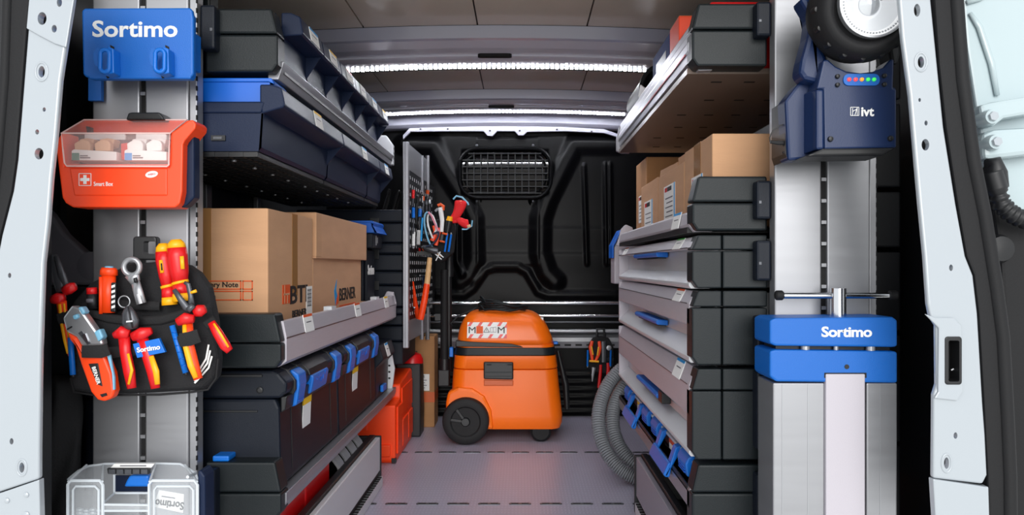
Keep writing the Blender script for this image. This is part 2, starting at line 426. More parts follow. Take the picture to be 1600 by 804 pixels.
# rails across the foot of the bulkhead
for i, (py, r, m, lab) in enumerate(((473, .012, 'chrome', 'uppermost polished cross rail on the bulkhead'), (493, .011, 'chrome', 'second polished cross rail down the bulkhead'),
                               (517, .014, 'steel', 'third, thicker cross rail down the bulkhead'), (503, .008, 'steeld', 'thin dark cross rail between the polished ones'),)):
    Y = 3.86
    t = thing('cross_rail', lab, 'rail', W(815, py, Y) - Vector((0, 0, r)), 'rails across the foot of the bulkhead')
    MB().tube([W(600, py, Y), W(1010, py, Y)], r * .75, 12).build('rail_tube', m, t, smooth=True)
    for px in (660, 992): MB().box(XX(px, Y) - .015, XX(px, Y) + .015, Y, 3.93, ZZ(py, Y) - .012, ZZ(py, Y) + .012).build('rail_bracket', 'black', t)
t = thing('lashing_rail', 'perforated aluminium lashing rail, lowest on the bulkhead', 'rail', W(815, 541, 3.88))
MB().prism([(3.875, ZZ(543, 3.88)), (3.868, ZZ(533, 3.88)), (3.868, ZZ(527, 3.88)), (3.88, ZZ(523, 3.88)), (3.93, ZZ(523, 3.88)), (3.93, ZZ(543, 3.88))], 'x', XX(600, 3.88), XX(1010, 3.88)).build('rail_body', 'alu', t)
for i in range(24):
    px = 610 + i * 17
    MB().box(XX(px, 3.88), XX(px + 10, 3.88), 3.8665, 3.876, ZZ(539.5, 3.88), ZZ(537, 3.88)).build('rail_slot', 'dark', t)
# ================================================================ shared racking pieces
YN = 1.62
def post(x0, x1, label):
    t = thing('aluminium_post', label, 'post', ((x0 + x1) / 2, 1.6, 0))
    xm = (x0 + x1) / 2 - .004
    z1 = 1.50
    MB().box(x0, xm - .006, 1.575, 1.61, 0, z1).build('post_panel', 'alu', t, bevel=.003)
    MB().box(xm + .006, x1 - .016, 1.575, 1.61, 0, z1).build('post_panel', 'alu', t, bevel=.003)
    MB().box(x1 - .0155, x1, 1.58, 1.612, 0, z1).build('post_edge', 'alu', t, bevel=.002)
    MB().box(xm - .007, xm + .007, 1.585, 1.6, 0, z1).build('slot_track', 'dark', t)
    b = MB()
    for i in range(34): b.box(xm - .005, xm + .005, 1.577, 1.59, .02 + i * .044, .027 + i * .044)
    stuff(b.build('track_bridges', 'alu', t))
    b = MB()
    for i in range(74): b.box(x1 - .002, x1 + .0005, 1.5795, 1.5845, .01 + i * .02, .02 + i * .02)
    stuff(b.build('edge_perforations', 'dark', t))
    return t
post(-.88, -.668, 'satin aluminium racking post behind the tool pouch and clear organiser')
post(.519, .731, 'satin aluminium racking post behind the lamp and vice')

def cap_poly(xi, xa, zt, zb, zl):       # end cap outline: xi on the post side, xa on the aisle side
    d = 1 if xa > xi else -1
    return ([(xi, zl + .0012), (xa, zl + .0012), (xa - d * .013, zt), (xi, zt)],
            [(xi, zb), (xa - d * .011, zb), (xa, zb + .016), (xa, zl - .0012), (xi, zl - .0012)])
def end_caps(t, xi, xa, zt, zb, zl, ys, depth=.055, split=None, bev=.0045):
    d = 1 if xa > xi else -1
    for y in ys:
        segs = [(xi, xa)] if split is None else [(split + d * .0012, xa), (xi, split - d * .0012)]
        for j, (a, b) in enumerate(segs):
            if j == 0: up, lo = cap_poly(a, b, zt, zb, zl)
            else: up, lo = [(a, zl + .0012), (b, zl + .0012), (b, zt), (a, zt)], [(a, zb), (b, zb), (b, zl - .0012), (a, zl - .0012)]
            MB().prism(up, 'y', y, y + depth).build('cap_upper', 'cap', t, bevel=bev * (.7 if split else 1))
            MB().prism(lo, 'y', y, y + depth).build('cap_lower', 'cap', t, bevel=bev * (.7 if split else 1))
def bracket(t, xpost, d, z0, z1):        # dark hinge block fixing the end cap to the post
    o = MB().box(min(xpost, xpost + d * .031), max(xpost, xpost + d * .031), YN - .028, YN + .03, z0, z1).build('mounting_bracket', 'case', t, bevel=.005)
    MB().box(xpost + d * .024 - .0025, xpost + d * .024 + .0025, YN - .0292, YN - .027, z0 + (z1 - z0) * .40, z0 + (z1 - z0) * .47).build('screw_slot', 'steeld', o)
def shelf(label, xi, xw, xa, zt, zb, zl, prof, ye, board_z, mats, bz, group=None, grooves=()):
    t = thing('shelf_tray', label, 'shelf', ((xi + xa) / 2, (YN + ye) / 2, zb), group)
    end_caps(t, xi, xa, zt, zb, zl, (YN,))
    MB().prism(prof, 'y', YN + .03, ye).build('front_profile', mats[0], t, bevel=.0015)
    MB().box(min(xw, xa), max(xw, xa) - 0, YN + .05, ye - .01, board_z - .012, board_z).build('shelf_board', mats[1], t)
    d = 1 if xa > xi else -1
    bracket(t, xi, d, *bz)
    return t
def price_tag(parent, x, z, y, w, h, d, tilt, top):      # white clip-on label on a profile facing the aisle (d = +1 / -1)
    c = Vector((x, y, z))
    R = Euler((0, tilt, 0)).to_matrix()
    a = MB().obox(c, (.0016, w, h), (0, tilt, 0)).build('label_tag', 'paper', parent)
    MB().obox(c + R @ Vector((d * .0002, 0, h * .42)), (.0018, w * .98, h * .15), (0, tilt, 0)).build('label_colour_bar', top, a)
    MB().obox(c + R @ Vector((d * .0002, 0, h * .05)), (.0018, w * .55, h * .06), (0, tilt, 0)).build('label_print', 'trimg', a)
    return a

# ================================================================ left racking
XA, XI, XW = -.511, -.6675, -.953
LE = 3.09
s = YN
# top shelf with six bins
t = shelf('top left aluminium shelf carrying the row of small navy bins', XI, XW, -.5155, ZZ(13, s), ZZ(112, s), ZZ(53, s),
          [(-.5105, ZZ(90, s)), (-.512, ZZ(94, s)), (-.5225, ZZ(119, s)), (-.545, ZZ(119, s)), (-.545, ZZ(108, s)), (-.525, ZZ(105, s)), (-.525, ZZ(90, s))],
          LE, 1.198, ('aluy', 'black'), (ZZ(82, s), ZZ(14, s)))
far = MB().prism([(-.60, 1.172), (-.512, 1.172), (-.512, 1.25), (-.54, 1.29), (-.60, 1.29)], 'y', 3.06, 3.092).build('end_plate', 'ledge', t, bevel=.004)
for z in (1.235, 1.215, 1.195): MB().box(-.5225, -.5115, 3.07, 3.08, z, z + .008).build('plate_hole', 'dark', far)
MB().box(-.90, -.67, 1.65, 1.70, 1.32, 1.40).build('cap_overhang', 'cap', t, bevel=.004)

def bin_small(y0, y1, label, bar):
    t = thing('storage_bin', label, 'bin', (-.7, (y0 + y1) / 2, 1.2), 'small navy bins on the top left shelf')
    w = .004; a, b = y0 + .003, y1 - .003
    mb = MB().box(-.86, -.5275, a, b, 1.2, 1.206)
    mb.prism([(-.86, 1.205), (-.5275, 1.205), (-.5275, 1.285), (-.545, 1.33), (-.86, 1.33)], 'y', a, a + w)
    mb.prism([(-.86, 1.205), (-.5275, 1.205), (-.5275, 1.285), (-.545, 1.33), (-.86, 1.33)], 'y', b - w, b)
    mb.box(-.86, -.855, a, b, 1.2, 1.33).box(-.533, -.5275, a, b, 1.2, 1.29)
    mb.build('bin_body', 'navy', t)
    lip = MB().prism([(-.533, 1.278), (-.489, 1.281), (-.484, 1.285), (-.491, 1.322), (-.512, 1.331), (-.533, 1.331)], 'y', a - .001, b + .001).build('front_lip', 'navy', t, bevel=.003)
    MB().prism([(-.5275, 1.225), (-.5275, 1.279), (-.492, 1.279)], 'y', b - .004, b).build('lip_rib', 'navy', t)
    price_tag(lip, -.4862, 1.304, (a + b) / 2 + .01, .075, .032, 1, -.187, bar)
lab = ['bright yellow-edged tag', ]
names = ['navy open bin by the dark shelf cap, first of the top row', 'navy bin second along the top left shelf, yellow topped tag', 'navy bin third along the top left shelf, red topped tag',
         'navy bin fourth along the top left shelf, plain white tag', 'navy bin fifth along the top left shelf, blue topped tag', 'navy bin last along the top left shelf, by the holed end plate']
for i, (n, br) in enumerate(zip(names, ('cyan', 'yprint', 'red', 'paper', 'cyan', 'yprint'))):
    bin_small(1.70 + .185 * i, 1.70 + .185 * (i + 1), n, br)

# second row: three long bins with lattice bottoms, blue trays inside
def bin_long(y0, y1, label, bar, tagy):
    t = thing('lattice_bottom_bin', label, 'bin', (-.7, (y0 + y1) / 2, 1.002), 'long navy bins hung under the top left shelf')
    a, b = y0 + .003, y1 - .003; w = .005
    side = [(-.90, 1.012), (-.556, 1.012), (-.55, 1.02), (-.545, 1.10), (-.56, 1.112), (-.90, 1.112)]
    body = MB().prism(side, 'y', a, a + w).prism(side, 'y', b - w, b)
    body.prism([(-.556, 1.012), (-.55, 1.02), (-.545, 1.092), (-.55, 1.092), (-.555, 1.02)], 'y', a, b).box(-.90, -.895, a, b, 1.012, 1.112)
    body.prism([(-.90, 1.006), (-.56, 1.006), (-.551, 1.02), (-.90, 1.02)], 'y', a + .02, b - .02) if False else None
    bd = body.build('bin_body', 'navy', t)
    lip = MB().prism([(-.549, 1.091), (-.503, 1.104), (-.5, 1.11), (-.507, 1.146), (-.528, 1.153), (-.553, 1.153), (-.553, 1.12)], 'y', a - .002, b + .002).build('front_lip', 'navy', t, bevel=.004)
    MB().prism([(-.90, 1.092), (-.55, 1.092), (-.542, 1.116), (-.90, 1.116)], 'y', a - .004, a + .006).build('end_rim', 'navy', t, bevel=.003)
    MB().prism([(-.549, 1.05), (-.547, 1.092), (-.505, 1.104)], 'y', b - .005, b).build('lip_rib', 'navy', t)
    price_tag(lip, -.5022, 1.1285, tagy, .07, .038, 1, -.19, bar)
    g = MB(); zt = 1.0105
    n = int((b - a) / .03)
    for i in range(n + 1):
        y = a + .004 + (b - a - .008) * i / n; g.box(-.895, -.56, y - .0025, y + .0025, zt - .010, zt)
    for i in range(12):
        x = -.893 + i * .0302; g.box(x - .0025, x + .0025, a, b, zt - .010, zt)
    gb = g.build('lattice_base', 'black', t)
    for k in range(int((b - a) / .13)):
        for x in (-.80, -.63): MB().lathe([(.001, -.0135), (.005, -.0125), (.005, -.009)], (x, a + .06 + k * .13, zt), (0, 0, 1), 8).build('grid_screw', 'steel', gb)
    MB().box(-.893, -.56, a + .004, b - .004, 1.0115, 1.0135).build('bin_floor', 'black', t)
    return t, a, bd
t, a, bd = bin_long(1.62, 2.164, 'longest navy bin with lattice underside, yellow topped tag, nearest the posts', 'yprint', 1.90)
h = MB().box(-.655, -.625, a - .004, a, 1.034, 1.045).build('hook_clip', 'black', bd)
MB().box(-.65, -.632, a - .0046, a - .003, 1.037, 1.042).build('clip_slot', 'steeld', h)
bin_long(2.17, 2.722, 'middle long navy bin with lattice underside and blue topped tag', 'cyan', 2.46)
bin_long(2.728, 2.985, 'short navy bin at the end of the lattice bottomed row', 'cyan', 2.86)
def blue_tray(y0, y1, label, x1=-.518, z0=1.1175, z1=1.168, x0=-.86):
    t = thing('blue_tray', label, 'tray', ((x0 + x1) / 2, (y0 + y1) / 2, z0), 'blue trays in the lattice bottomed bins')
    out = [(x0, z0), (x1 + .004, z0), (x1, z0 + .006), (x1 - .012, z0 + .026), (x1 - .008, z1 - .008), (x1 - .014, z1), (x0, z1)]
    mb = MB().prism(out, 'y', y0, y0 + .004).prism(out, 'y', y1 - .004, y1)
    mb.prism([(x1 + .004, z0), (x1, z0 + .006), (x1 - .012, z0 + .026), (x1 - .008, z1 - .008), (x1 - .014, z1), (x1 - .02, z1), (x1 - .018, z0 + .026), (x1 - .006, z0)], 'y', y0, y1)
    mb.box(x0, x1, y0, y1, z0, z0 + .003).box(x0, x0 + .004, y0, y1, z0, z1)
    b = mb.build('tray_body', 'tray', t, bevel=.001)
    MB().prism([(x0, z1 - .007), (x1 - .02, z1 - .007), (x1 - .008, z1 - .012), (x1 - .014, z1 + .001), (x0, z1 + .001)], 'y', y0 - .004, y0 + .001).build('tray_rim', 'tray', b, bevel=.0015)
blue_tray(1.636, 1.72, 'blue plastic tray tucked under the top left shelf cap')
blue_tray(2.10, 2.16, 'blue tray corner showing in the longest lattice bin', -.556, 1.117, 1.165)
blue_tray(2.70, 2.72, 'blue tray corner showing in the middle lattice bin', -.556, 1.117, 1.165)
for i, yy in enumerate((1.75, 2.9)):   # carrying rails under the long bins
    pass
# dark rear boards of the left rack
t = thing('rack_back_board', 'dark back board behind the left rack shelves', 'board', (-.975, 2.35, 0))
MB().box(-.985, -.972, 1.64, 3.08, 0, 1.45).build('board', 'black', t)
for i, y in enumerate((1.9, 2.35, 2.8)): MB().box(-.9715, -.955, y - .02, y + .02, 0, 1.45).build('upright', 'alu', t, bevel=.002)

# middle shelf with cartons
s = YN
t = shelf('grey fronted shelf holding the two cartons', XI, XW, -.508, ZZ(490, s), ZZ(575, s), ZZ(536, s),
          [(-.512, ZZ(503, s)), (-.505, ZZ(529, s)), (-.505, ZZ(567, s)), (-.522, ZZ(576, s)), (-.55, ZZ(576, s)), (-.55, ZZ(560, s)), (-.525, ZZ(503, s))],
          LE, ZZ(560, s), ('grey', 'black'), (ZZ(570, s), ZZ(505, s)))
fp = [c for c in t.children if c.name.startswith('front_profile')][0]
MB().box(-.5052, -.5042, YN + .03, LE, ZZ(531, s), ZZ(529, s)).build('profile_groove', 'steeld', fp)
MB().prism([(-.58, .56), (-.514, .56), (-.503, .62), (-.515, .665), (-.54, .668), (-.555, .64), (-.58, .63)], 'y', 3.075, 3.10).build('end_plate', 'grey', t, bevel=.003)
for y, bar in ((1.83, 'oprint'), (2.38, 'oprint'), (2.88, 'yprint')):
    price_tag(fp, -.5075, ZZ(516, s) + .001, y, .075, .042, 1, -.18, bar)
for y in (2.10, 2.74): MB().box(-.535, -.513, y - .025, y + .025, .62, .66).build('divider_clip', 'rim', t)
SH3 = ZZ(560, s) + .0005

# cartons on it
def carton(label, x0, x1, y0, y1, z0, z1, m='board', group=None):
    t = thing('cardboard_box', label, 'box', ((x0 + x1) / 2, (y0 + y1) / 2, z0), group)
    b = MB().box(x0, x1, y0, y1, z0, z1).build('carton_body', m, t, bevel=.003)
    return t, b
X1 = -.568
t, b = carton('tall brown carton with printed delivery note boxes', -.92, X1, 1.72, 2.085, SH3, .899)
Yf = 1.7195
for z in (.86,): MB().box(-.72, -.695, Yf - .0008, Yf + .001, SH3 + .13, .899).build('packing_tape', 'tape', b)
MB().box(X1 - .001, X1 + .0008, 1.90, 1.945, SH3 + .12, .899).build('packing_tape', 'tape', b)
for z0, z1 in ((ZZ(452, Yf), ZZ(438, Yf)), (ZZ(469, Yf), ZZ(454, Yf))):
    for xa, xb in ((-.83, XX(377, Yf)), (XX(379, Yf), XX(395, Yf))):
        q = MB(); w = .0022
        q.box(xa, xb, Yf - .001, Yf, z1 - w, z1).box(xa, xb, Yf - .001, Yf, z0, z0 + w).box(xa, xa + w, Yf - .001, Yf, z0, z1).box(xb - w, xb, Yf - .001, Yf, z0, z1)
        q.build('printed_frame', 'oprint', b)
text('Delivery Note', .0165, (XX(338, Yf), Yf - .0005, ZZ(445.5, Yf)), 'cam', 'ink', b, bold=.012, width=.098)
text('Invoice', .0165, (XX(318, Yf), Yf - .0005, ZZ(462, Yf)), 'cam', 'ink', b, bold=.012, width=.054)
yy = lambda px: -X1 * F / (VX - px)
def side(px, py): y = yy(px); return Vector((X1 + .0006, y, ZZ(py, y)))
y0_, y1_ = yy(441), yy(453)
MB().box(X1, X1 + .0008, y0_, y1_, ZZ(475, y0_), ZZ(445, y0_)).build('printed_square', 'oprint', b)
zc = ZZ(460, y0_)
MB().box(X1, X1 + .0012, y0_ + .014, y0_ + .018, zc - .022, zc + .022).box(X1, X1 + .0012, y0_ + .008, y1_ - .006, zc - .002, zc + .002).box(X1, X1 + .0012, y0_ + .036, y0_ + .04, zc - .022, zc).build('printed_cross_lines', 'boardb', b)
text('BTI', .062, side(467, 459), '+x', 'ink', b, bold=.02, width=yy(481) - yy(454))
text('BERNER', .024, side(468, 488), '+x', 'ink', b, bold=.02, width=yy(481) - yy(459))
MB().prism([(yy(456), zc - .09), (yy(457.5), zc - .055), (yy(459), zc - .075), (yy(458.5), zc - .09)], 'x', X1, X1 + .0008).build('printed_flame', 'ink', b)
l = MB().box(X1, X1 + .0014, yy(478), yy(487), ZZ(492, 2.04), ZZ(447, 2.04)).build('barcode_label', 'paper', b)
for i in range(14):
    z = ZZ(478, 2.04) + i * .0034
    MB().box(X1 + .001, X1 + .0018, yy(479.5), yy(485.5), z, z + .0012 + .001 * (i % 3 == 0)).build('barcode_line', 'ink', l)
X2 = -.566
t, b = carton('brown carton with a deep telescoping lid and company print', -.92, X2 - .008, 2.115, 2.745, SH3, .90, 'boardb')
lid = MB().box(-.93, X2 + .003, 2.105, 2.79, .79, .917).build('carton_lid', 'boardb', t, bevel=.003)
MB().box(-.93, X2 + .004, 2.1035, 2.16, .795, .916).build('lid_flap', 'board', lid, bevel=.002)
MB().box(-.84, X2 - .03, 2.14, 2.5, .917, .9185).build('loose_paper', 'paper', lid)
xs_ = X2 - .008; y2 = lambda px: -xs_ * F / (VX - px)
MB().prism([(y2(522), ZZ(455, 2.3)), (y2(526), ZZ(437, 2.3)), (y2(525), ZZ(455, 2.3)), (y2(528), ZZ(470, 2.3)), (y2(524), ZZ(478, 2.3))], 'x', xs_, xs_ + .001).build('printed_flame', 'cyan', b)
MB().prism([(y2(525.5), ZZ(468, 2.3)), (y2(529), ZZ(456, 2.3)), (y2(528), ZZ(476, 2.3)), (y2(524), ZZ(480, 2.3))], 'x', xs_ + .001, xs_ + .0015).build('printed_flame', 'oprint', b)
text('BERNER', .055, (xs_ + .0008, (y2(530) + y2(555)) / 2, ZZ(459, 2.47)), '+x', 'ink', b, bold=.012, width=y2(555) - y2(530))
MB().box(xs_, xs_ + .0008, y2(530), y2(555), ZZ(478, 2.47), ZZ(475.5, 2.47)).build('printed_line', 'oprint', b)
MB_ = MB().box(-.64, -.558, 2.80, 2.83, SH3, .64); tag(MB_.build('small_carton', 'board', bevel=.002), 'small brown carton wedged beside the telescoping-lid carton', 'box')

# upright dark board with wordmark carrying a box, and its blue tray
t = thing('upright_case', 'dark upright case with white wordmark at the end of the carton shelf', 'case', (-.7, 2.92, SH3))
MB().box(-.84, -.585, 2.84, 3.02, SH3, .835).build('case_body', 'case', t, bevel=.005)
MB().box(-.585, -.575, 2.855, 3.005, SH3 + .02, .83).build('case_front', 'case', t, bevel=.003)
text('Sortimo', .05, (-.5742, 2.93, .755), '+x', 'paper', t, bold=.03, width=.12)
t = thing('dark_bin', 'small dark bin holding a blue tray on the upright case', 'bin', (-.68, 2.93, .8355))
MB().box(-.80, -.55, 2.83, 3.03, .8355, .89).build('bin_body', 'case', t, bevel=.004)
MB().box(-.551, -.5492, 2.90, 2.912, .848, .884).box(-.551, -.5492, 2.925, 2.935, .855, .878).build('worn_mark', 'steel', t)
blue_tray(2.825, 3.035, 'blue tray on the dark bin at the end of the carton shelf', -.535, .891, .935, -.80)

# two black tool cases with blue latches
def tool_case(y0, y1, z0, z1, x1, label, tagbar):
    t = thing('tool_case', label, 'tool case', (-.75, (y0 + y1) / 2, z0), 'black tool cases under the carton shelf')
    zl = z1 - .062
    MB().prism([(-.95, z0), (x1 - .012, z0), (x1, z0 + .012), (x1 - .004, zl - .02), (x1 - .012, zl), (-.95, zl)], 'y', y0, y1).build('case_body', 'case', t, bevel=.006)
    lid = MB().prism([(-.95, zl + .0015), (x1 - .002, zl + .0015), (x1 + .011, zl + .014), (x1 + .013, z1 - .028), (x1 - .006, z1 - .006), (x1 - .02, z1), (-.95, z1)], 'y', y0, y1).build('case_lid', 'case', t, bevel=.006)
    L = y1 - y0
    MB().prism([(x1 - .012, z0 + .02), (x1 + .001, z0 + .03), (x1 - .002, zl - .03), (x1 - .012, zl - .02)], 'y', y0 + L * .16, y0 + L * .165).build('body_rib', 'black', t)
    MB().prism([(x1 - .012, z0 + .02), (x1 + .001, z0 + .03), (x1 - .002, zl - .03), (x1 - .012, zl - .02)], 'y', y0 + L * .84, y0 + L * .845).build('body_rib', 'black', t)
    def latch(a, b, m, z_lo, z_hi, nm):
        k = MB().prism([(x1 + .000, z_lo), (x1 + .014, z_lo + .004), (x1 + .021, zl + .02), (x1 + .019, z_hi - .006), (x1 + .002, z_hi + .006), (x1 - .004, z_hi)], 'y', a, b).build(nm, m, t, bevel=.004)
        return k
    for f in (.13, .81):
        k = latch(y0 + L * f, y0 + L * (f + .115), 'blue', zl - .03, z1 - .012, 'latch')
        for q in range(3):
            MB().box(x1 + .0125, x1 + .0175, y0 + L * (f + .02), y0 + L * (f + .095), zl - .018 + q * .009, zl - .0155 + q * .009).build('latch_ridge', 'tray', k)
        for e in (-.028, .118):
            MB().prism([(x1 + .004, zl - .01), (x1 + .016, zl + .012), (x1 + .016, z1 - .03), (x1 - .004, z1 - .004), (x1 - .02, z1 + .002), (x1 - .02, zl)], 'y', y0 + L * (f + e), y0 + L * (f + e + .022)).build('latch_guard', 'black', t, bevel=.002)
    k = latch(y0 + L * .36, y0 + L * .64, 'blue', zl - .022, zl + .03, 'handle')
    q = MB()
    for i in range(5): q.obox((x1 + .0205, y0 + L * (.43 + i * .035), zl + .012 + .008 * math.sin(i * 2)), (.002, .012, .003), (.4 * i, 0, 0))
    q.build('embossed_mark', 'tray', k)
    MB().prism([(x1 + .004, zl + .026), (x1 + .018, zl + .026), (x1 + .012, z1 - .02), (x1 - .01, z1 - .002), (x1 - .02, z1 - .002)], 'y', y0 + L * .335, y0 + L * .665).build('handle_mount', 'black', t, bevel=.004)
    MB().prism([(x1 - .004, zl - .032), (x1 + .006, zl - .026), (x1 + .010, zl + .004), (x1 - .004, zl + .004)], 'y', y0 + .01, y1 - .01).build('lid_skirt', 'black', t, bevel=.003)
    g = MB().prism([(x1 - .0035, zl - .10), (x1 - .0005, zl - .02), (x1 + .001, zl - .02), (x1 - .002, zl - .10)], 'y', y0 + L * .33, y0 + L * .46).build('label_tag', 'paper', t)
    MB().prism([(x1 - .0025, zl - .045), (x1 - .0002, zl - .02), (x1 + .0018, zl - .019), (x1 + .001, zl - .045)], 'y', y0 + L * .33, y0 + L * .46).build('label_colour_bar', tagbar, g)
    # end relief
    MB().box(-.93, x1 - .05, y0 - .003, y0 + .002, zl - .028, zl - .024).build('end_ledge', 'black', t, bevel=.001)
    MB().lathe([(.004, 0), (.007, .001), (.007, .006)], (x1 - .045, y0 - .005, zl + .02), (0, 1, 0), 12).build('hinge_pin', 'black', t)
    MB().box(-.93, x1 - .04, y0 - .004, y0 + .001, z1 - .014, z1 - .008).build('lid_ledge', 'black', t, bevel=.001)
    return t
ZB = .2805
tool_case(1.665, 2.185, ZB, .543, -.522, 'black tool case with blue latches nearest the posts, under the carton shelf', 'yprint')
tool_case(2.195, 2.745, ZB, .543, -.522, 'black tool case with blue latches farther along under the carton shelf', 'yprint')
# open dark bin with pale end at the far end of the lower shelf
t = thing('cable_bin', 'dark bin with white tag and pale holed end plate, past the tool cases', 'bin', (-.7, 2.9, ZB))
MB().prism([(-.85, ZB), (-.53, ZB), (-.528, .40), (-.5, .43), (-.515, .48), (-.55, .485), (-.85, .485)], 'y', 2.78, 3.04).build('bin_body', 'case', t, bevel=.004)
p = MB().prism([(-.60, ZB), (-.515, ZB), (-.505, .36), (-.52, .44), (-.56, .48), (-.60, .48)], 'y', 3.055, 3.07).build('end_plate', 'ledge', t, bevel=.003)
for z in (.37, .345, .32): MB().box(-.53, -.522, 3.0535, 3.056, z, z + .007).build('plate_hole', 'dark', p)
price_tag(t, -.5065, .455, 2.9, .06, .05, 1, -.28, 'cyan')
MB().box(-.527, -.515, 2.86, 2.93, .30, .325).build('blue_clip', 'blue', t, bevel=.003)

# bottom shelf
s = YN
t = shelf('lowest left shelf with silver edge carrying the tool cases', XI, XW, -.508, ZZ(722, s), .235, ZZ(770, s),
          [(-.505, ZZ(776, s)), (-.505, .264), (-.512, .245), (-.55, .245), (-.55, .272), (-.53, ZZ(776, s))],
          LE, ZZ(776, s) - .0005, ('aluy', 'black'), (.24, ZZ(728, s)))
c = MB().box(-.655, -.622, YN + .006, YN + .05, ZZ(722, s), ZZ(722, s) + .012).box(-.628, -.62, YN + .006, YN + .05, ZZ(722, s) - .0, ZZ(722, s) + .012).build('blue_handle', 'blue', t, bevel=.003)
# low flap-front drawer on the floor, with red cases inside
t = thing('floor_drawer', 'low drawer with thick grey front on the floor by the left rack', 'drawer', (-.7, 2.15, 0))
MB().box(-.512, -.495, 1.66, 2.69, .055, .172).build('drawer_front', 'ledge', t, bevel=.003)
MB().box(-.535, -.5125, 1.66, 2.695, .05, .178).build('front_backing', 'black', t, bevel=.003)
MB().box(-.5, -.486, 1.66, 2.69, .001, .035).build('floor_rail', 'ledge', t, bevel=.002)
MB().box(-.512, -.5005, 1.66, 2.69, .036, .054).build('rail_gap', 'black', t)
for i in range(40): MB().box(-.4995, -.4855, 1.68 + i * .025, 1.694 + i * .025, .0355, .0375).build('rail_slot', 'dark', t)
MB().box(-.93, -.5345, 1.66, 2.68, .012, .02).build('drawer_floor', 'black', t)
MB().box(-.93, -.492, 2.682, 2.70, .0, .175).build('drawer_end', 'black', t, bevel=.003)
for i, (a, b) in enumerate(((1.68, 1.95), (1.96, 2.2))):
    tag(MB().box(-.80, -.55, a, b, .0205, .232).build('red_case', 'red', bevel=.006), ('glossy red case in the low drawer, by the posts', 'glossy red case in the low drawer, beside the wire coils')[i], 'case', 'red cases in the low drawer')
for i, yy_ in enumerate((2.28, 2.37, 2.46, 2.55)):
    lb = ('coil of grey wire beside the red case in the low drawer', 'second wire coil along from the red case', 'third wire coil along from the red case', 'wire coil against the end of the low drawer')[i]
    mb = MB()
    for k in range(5): mb.tube([(-.60 + .075 * math.cos(a * PI / 10), yy_ - .03 + k * .013 , .125 + .10 * math.sin(a * PI / 10)) for a in range(20)], .005, 6, closed=True)
    tag(mb.build('wire_coil', 'steel', smooth=True), lb, 'coil', 'wire coils in the low drawer')
# ================================================================ right racking
RI, RW, RA = .5185, .73, .362
RE = 2.845
s = YN
def flip(pts): return pts
# top shelf, tall ribbed aluminium profile
t = shelf('top right shelf with tall ribbed aluminium edge', RI, RW, .360, ZZ(5, s), ZZ(103, s), ZZ(46, s),
          [(.362, ZZ(88, s)), (.360, ZZ(78, s)), (.357, ZZ(72, s)), (.357, ZZ(60, s)), (.361, ZZ(56, s)), (.361, ZZ(44, s)), (.366, ZZ(40, s)), (.366, ZZ(28, s)), (.372, ZZ(22, s)),
           (.385, ZZ(22, s)), (.385, ZZ(96, s)), (.41, ZZ(100, s)), (.41, ZZ(104, s)), (.381, ZZ(105, s))],
          RE, 1.199, ('aluy', 'under'), (ZZ(62, s), ZZ(9, s)))
fp = [c for c in t.children if c.name.startswith('front_profile')][0]
MB().box(.3565, .3575, YN + .06, 2.3, ZZ(75.5, s), ZZ(73, s)).build('red_trim_line', 'red', fp)
MB().box(.3605, .3615, YN + .06, RE, ZZ(58.5, s), ZZ(56.5, s)).build('profile_groove', 'steeld', fp)
MB().box(.3655, .3665, YN + .06, RE, ZZ(42.5, s), ZZ(40.5, s)).build('profile_groove', 'steeld', fp)
MB().prism([(.352, 1.195), (.372, 1.187), (.40, 1.187), (.40, 1.25), (.376, 1.30), (.362, 1.285), (.352, 1.24)], 'y', RE, RE + .02).build('end_cap', 'aluy', t, bevel=.002)
sb = [c for c in t.children if c.name.startswith('shelf_board')][0]
k = 0
for j in range(6):
    for i in range(5):
        x = .43 + i * .075 + (j % 2) * .03; y = 1.74 + j * .19
        MB().box(x, x + .024, y, y + .008, 1.186, 1.1875).build('board_slot', 'dark', sb)
tt = thing('paper_sheet', 'crumpled white sheet on the edge of the top right shelf', 'paper', (.38, 2.35, 1.295))
MB().prism([(2.28, 1.299), (2.34, 1.312), (2.42, 1.34), (2.46, 1.315), (2.45, 1.299)], 'x', .374, .3775).build('sheet', 'paper', tt)
# things on the top right shelf
t = thing('orange_carton', 'bright orange carton on the top right shelf', 'box', (.52, 1.935, 1.1995))
MB().box(.385, .64, 1.88, 1.995, 1.1995, 1.381).build('carton_body', 'redor', t, bevel=.002)
MB().box(.386, .64, 1.882, 1.993, 1.381, 1.3825).build('carton_top', 'tapeo', t)
t = thing('navy_carton', 'navy blue carton behind the orange one on the top right shelf', 'box', (.52, 2.12, 1.1995))
MB().box(.386, .64, 2.0, 2.26, 1.1995, 1.378).build('carton_body', 'navycard', t, bevel=.002)
MB().box(.3852, .3865, 2.05, 2.2, 1.30, 1.345).build('printed_panel', 'lampblue', t)
t = thing('black_pipe', 'black pipe with open round end lying on the top right shelf', 'pipe', (.435, 2.7, 1.1995))
R0 = .072
MB().lathe([(R0, 0), (R0, .32), (R0 - .008, .32), (R0 - .008, .0)], (.452, 2.46, 1.2 + R0 + .068), (0, 1, 0), 28, closed=True).build('pipe_wall', 'black', t, smooth=True)
MB().lathe([(R0 + .004, 0), (R0 + .004, .014), (R0 - .006, .014), (R0 - .006, .0)], (.452, 2.45, 1.2 + R0 + .068), (0, 1, 0), 28, closed=True).build('pipe_rim', 'rubber', t, smooth=True)
MB().box(.40, .50, 2.5, 2.53, 1.1995, 1.271).box(.40, .50, 2.7, 2.73, 1.1995, 1.271).build('saddle', 'black', t)
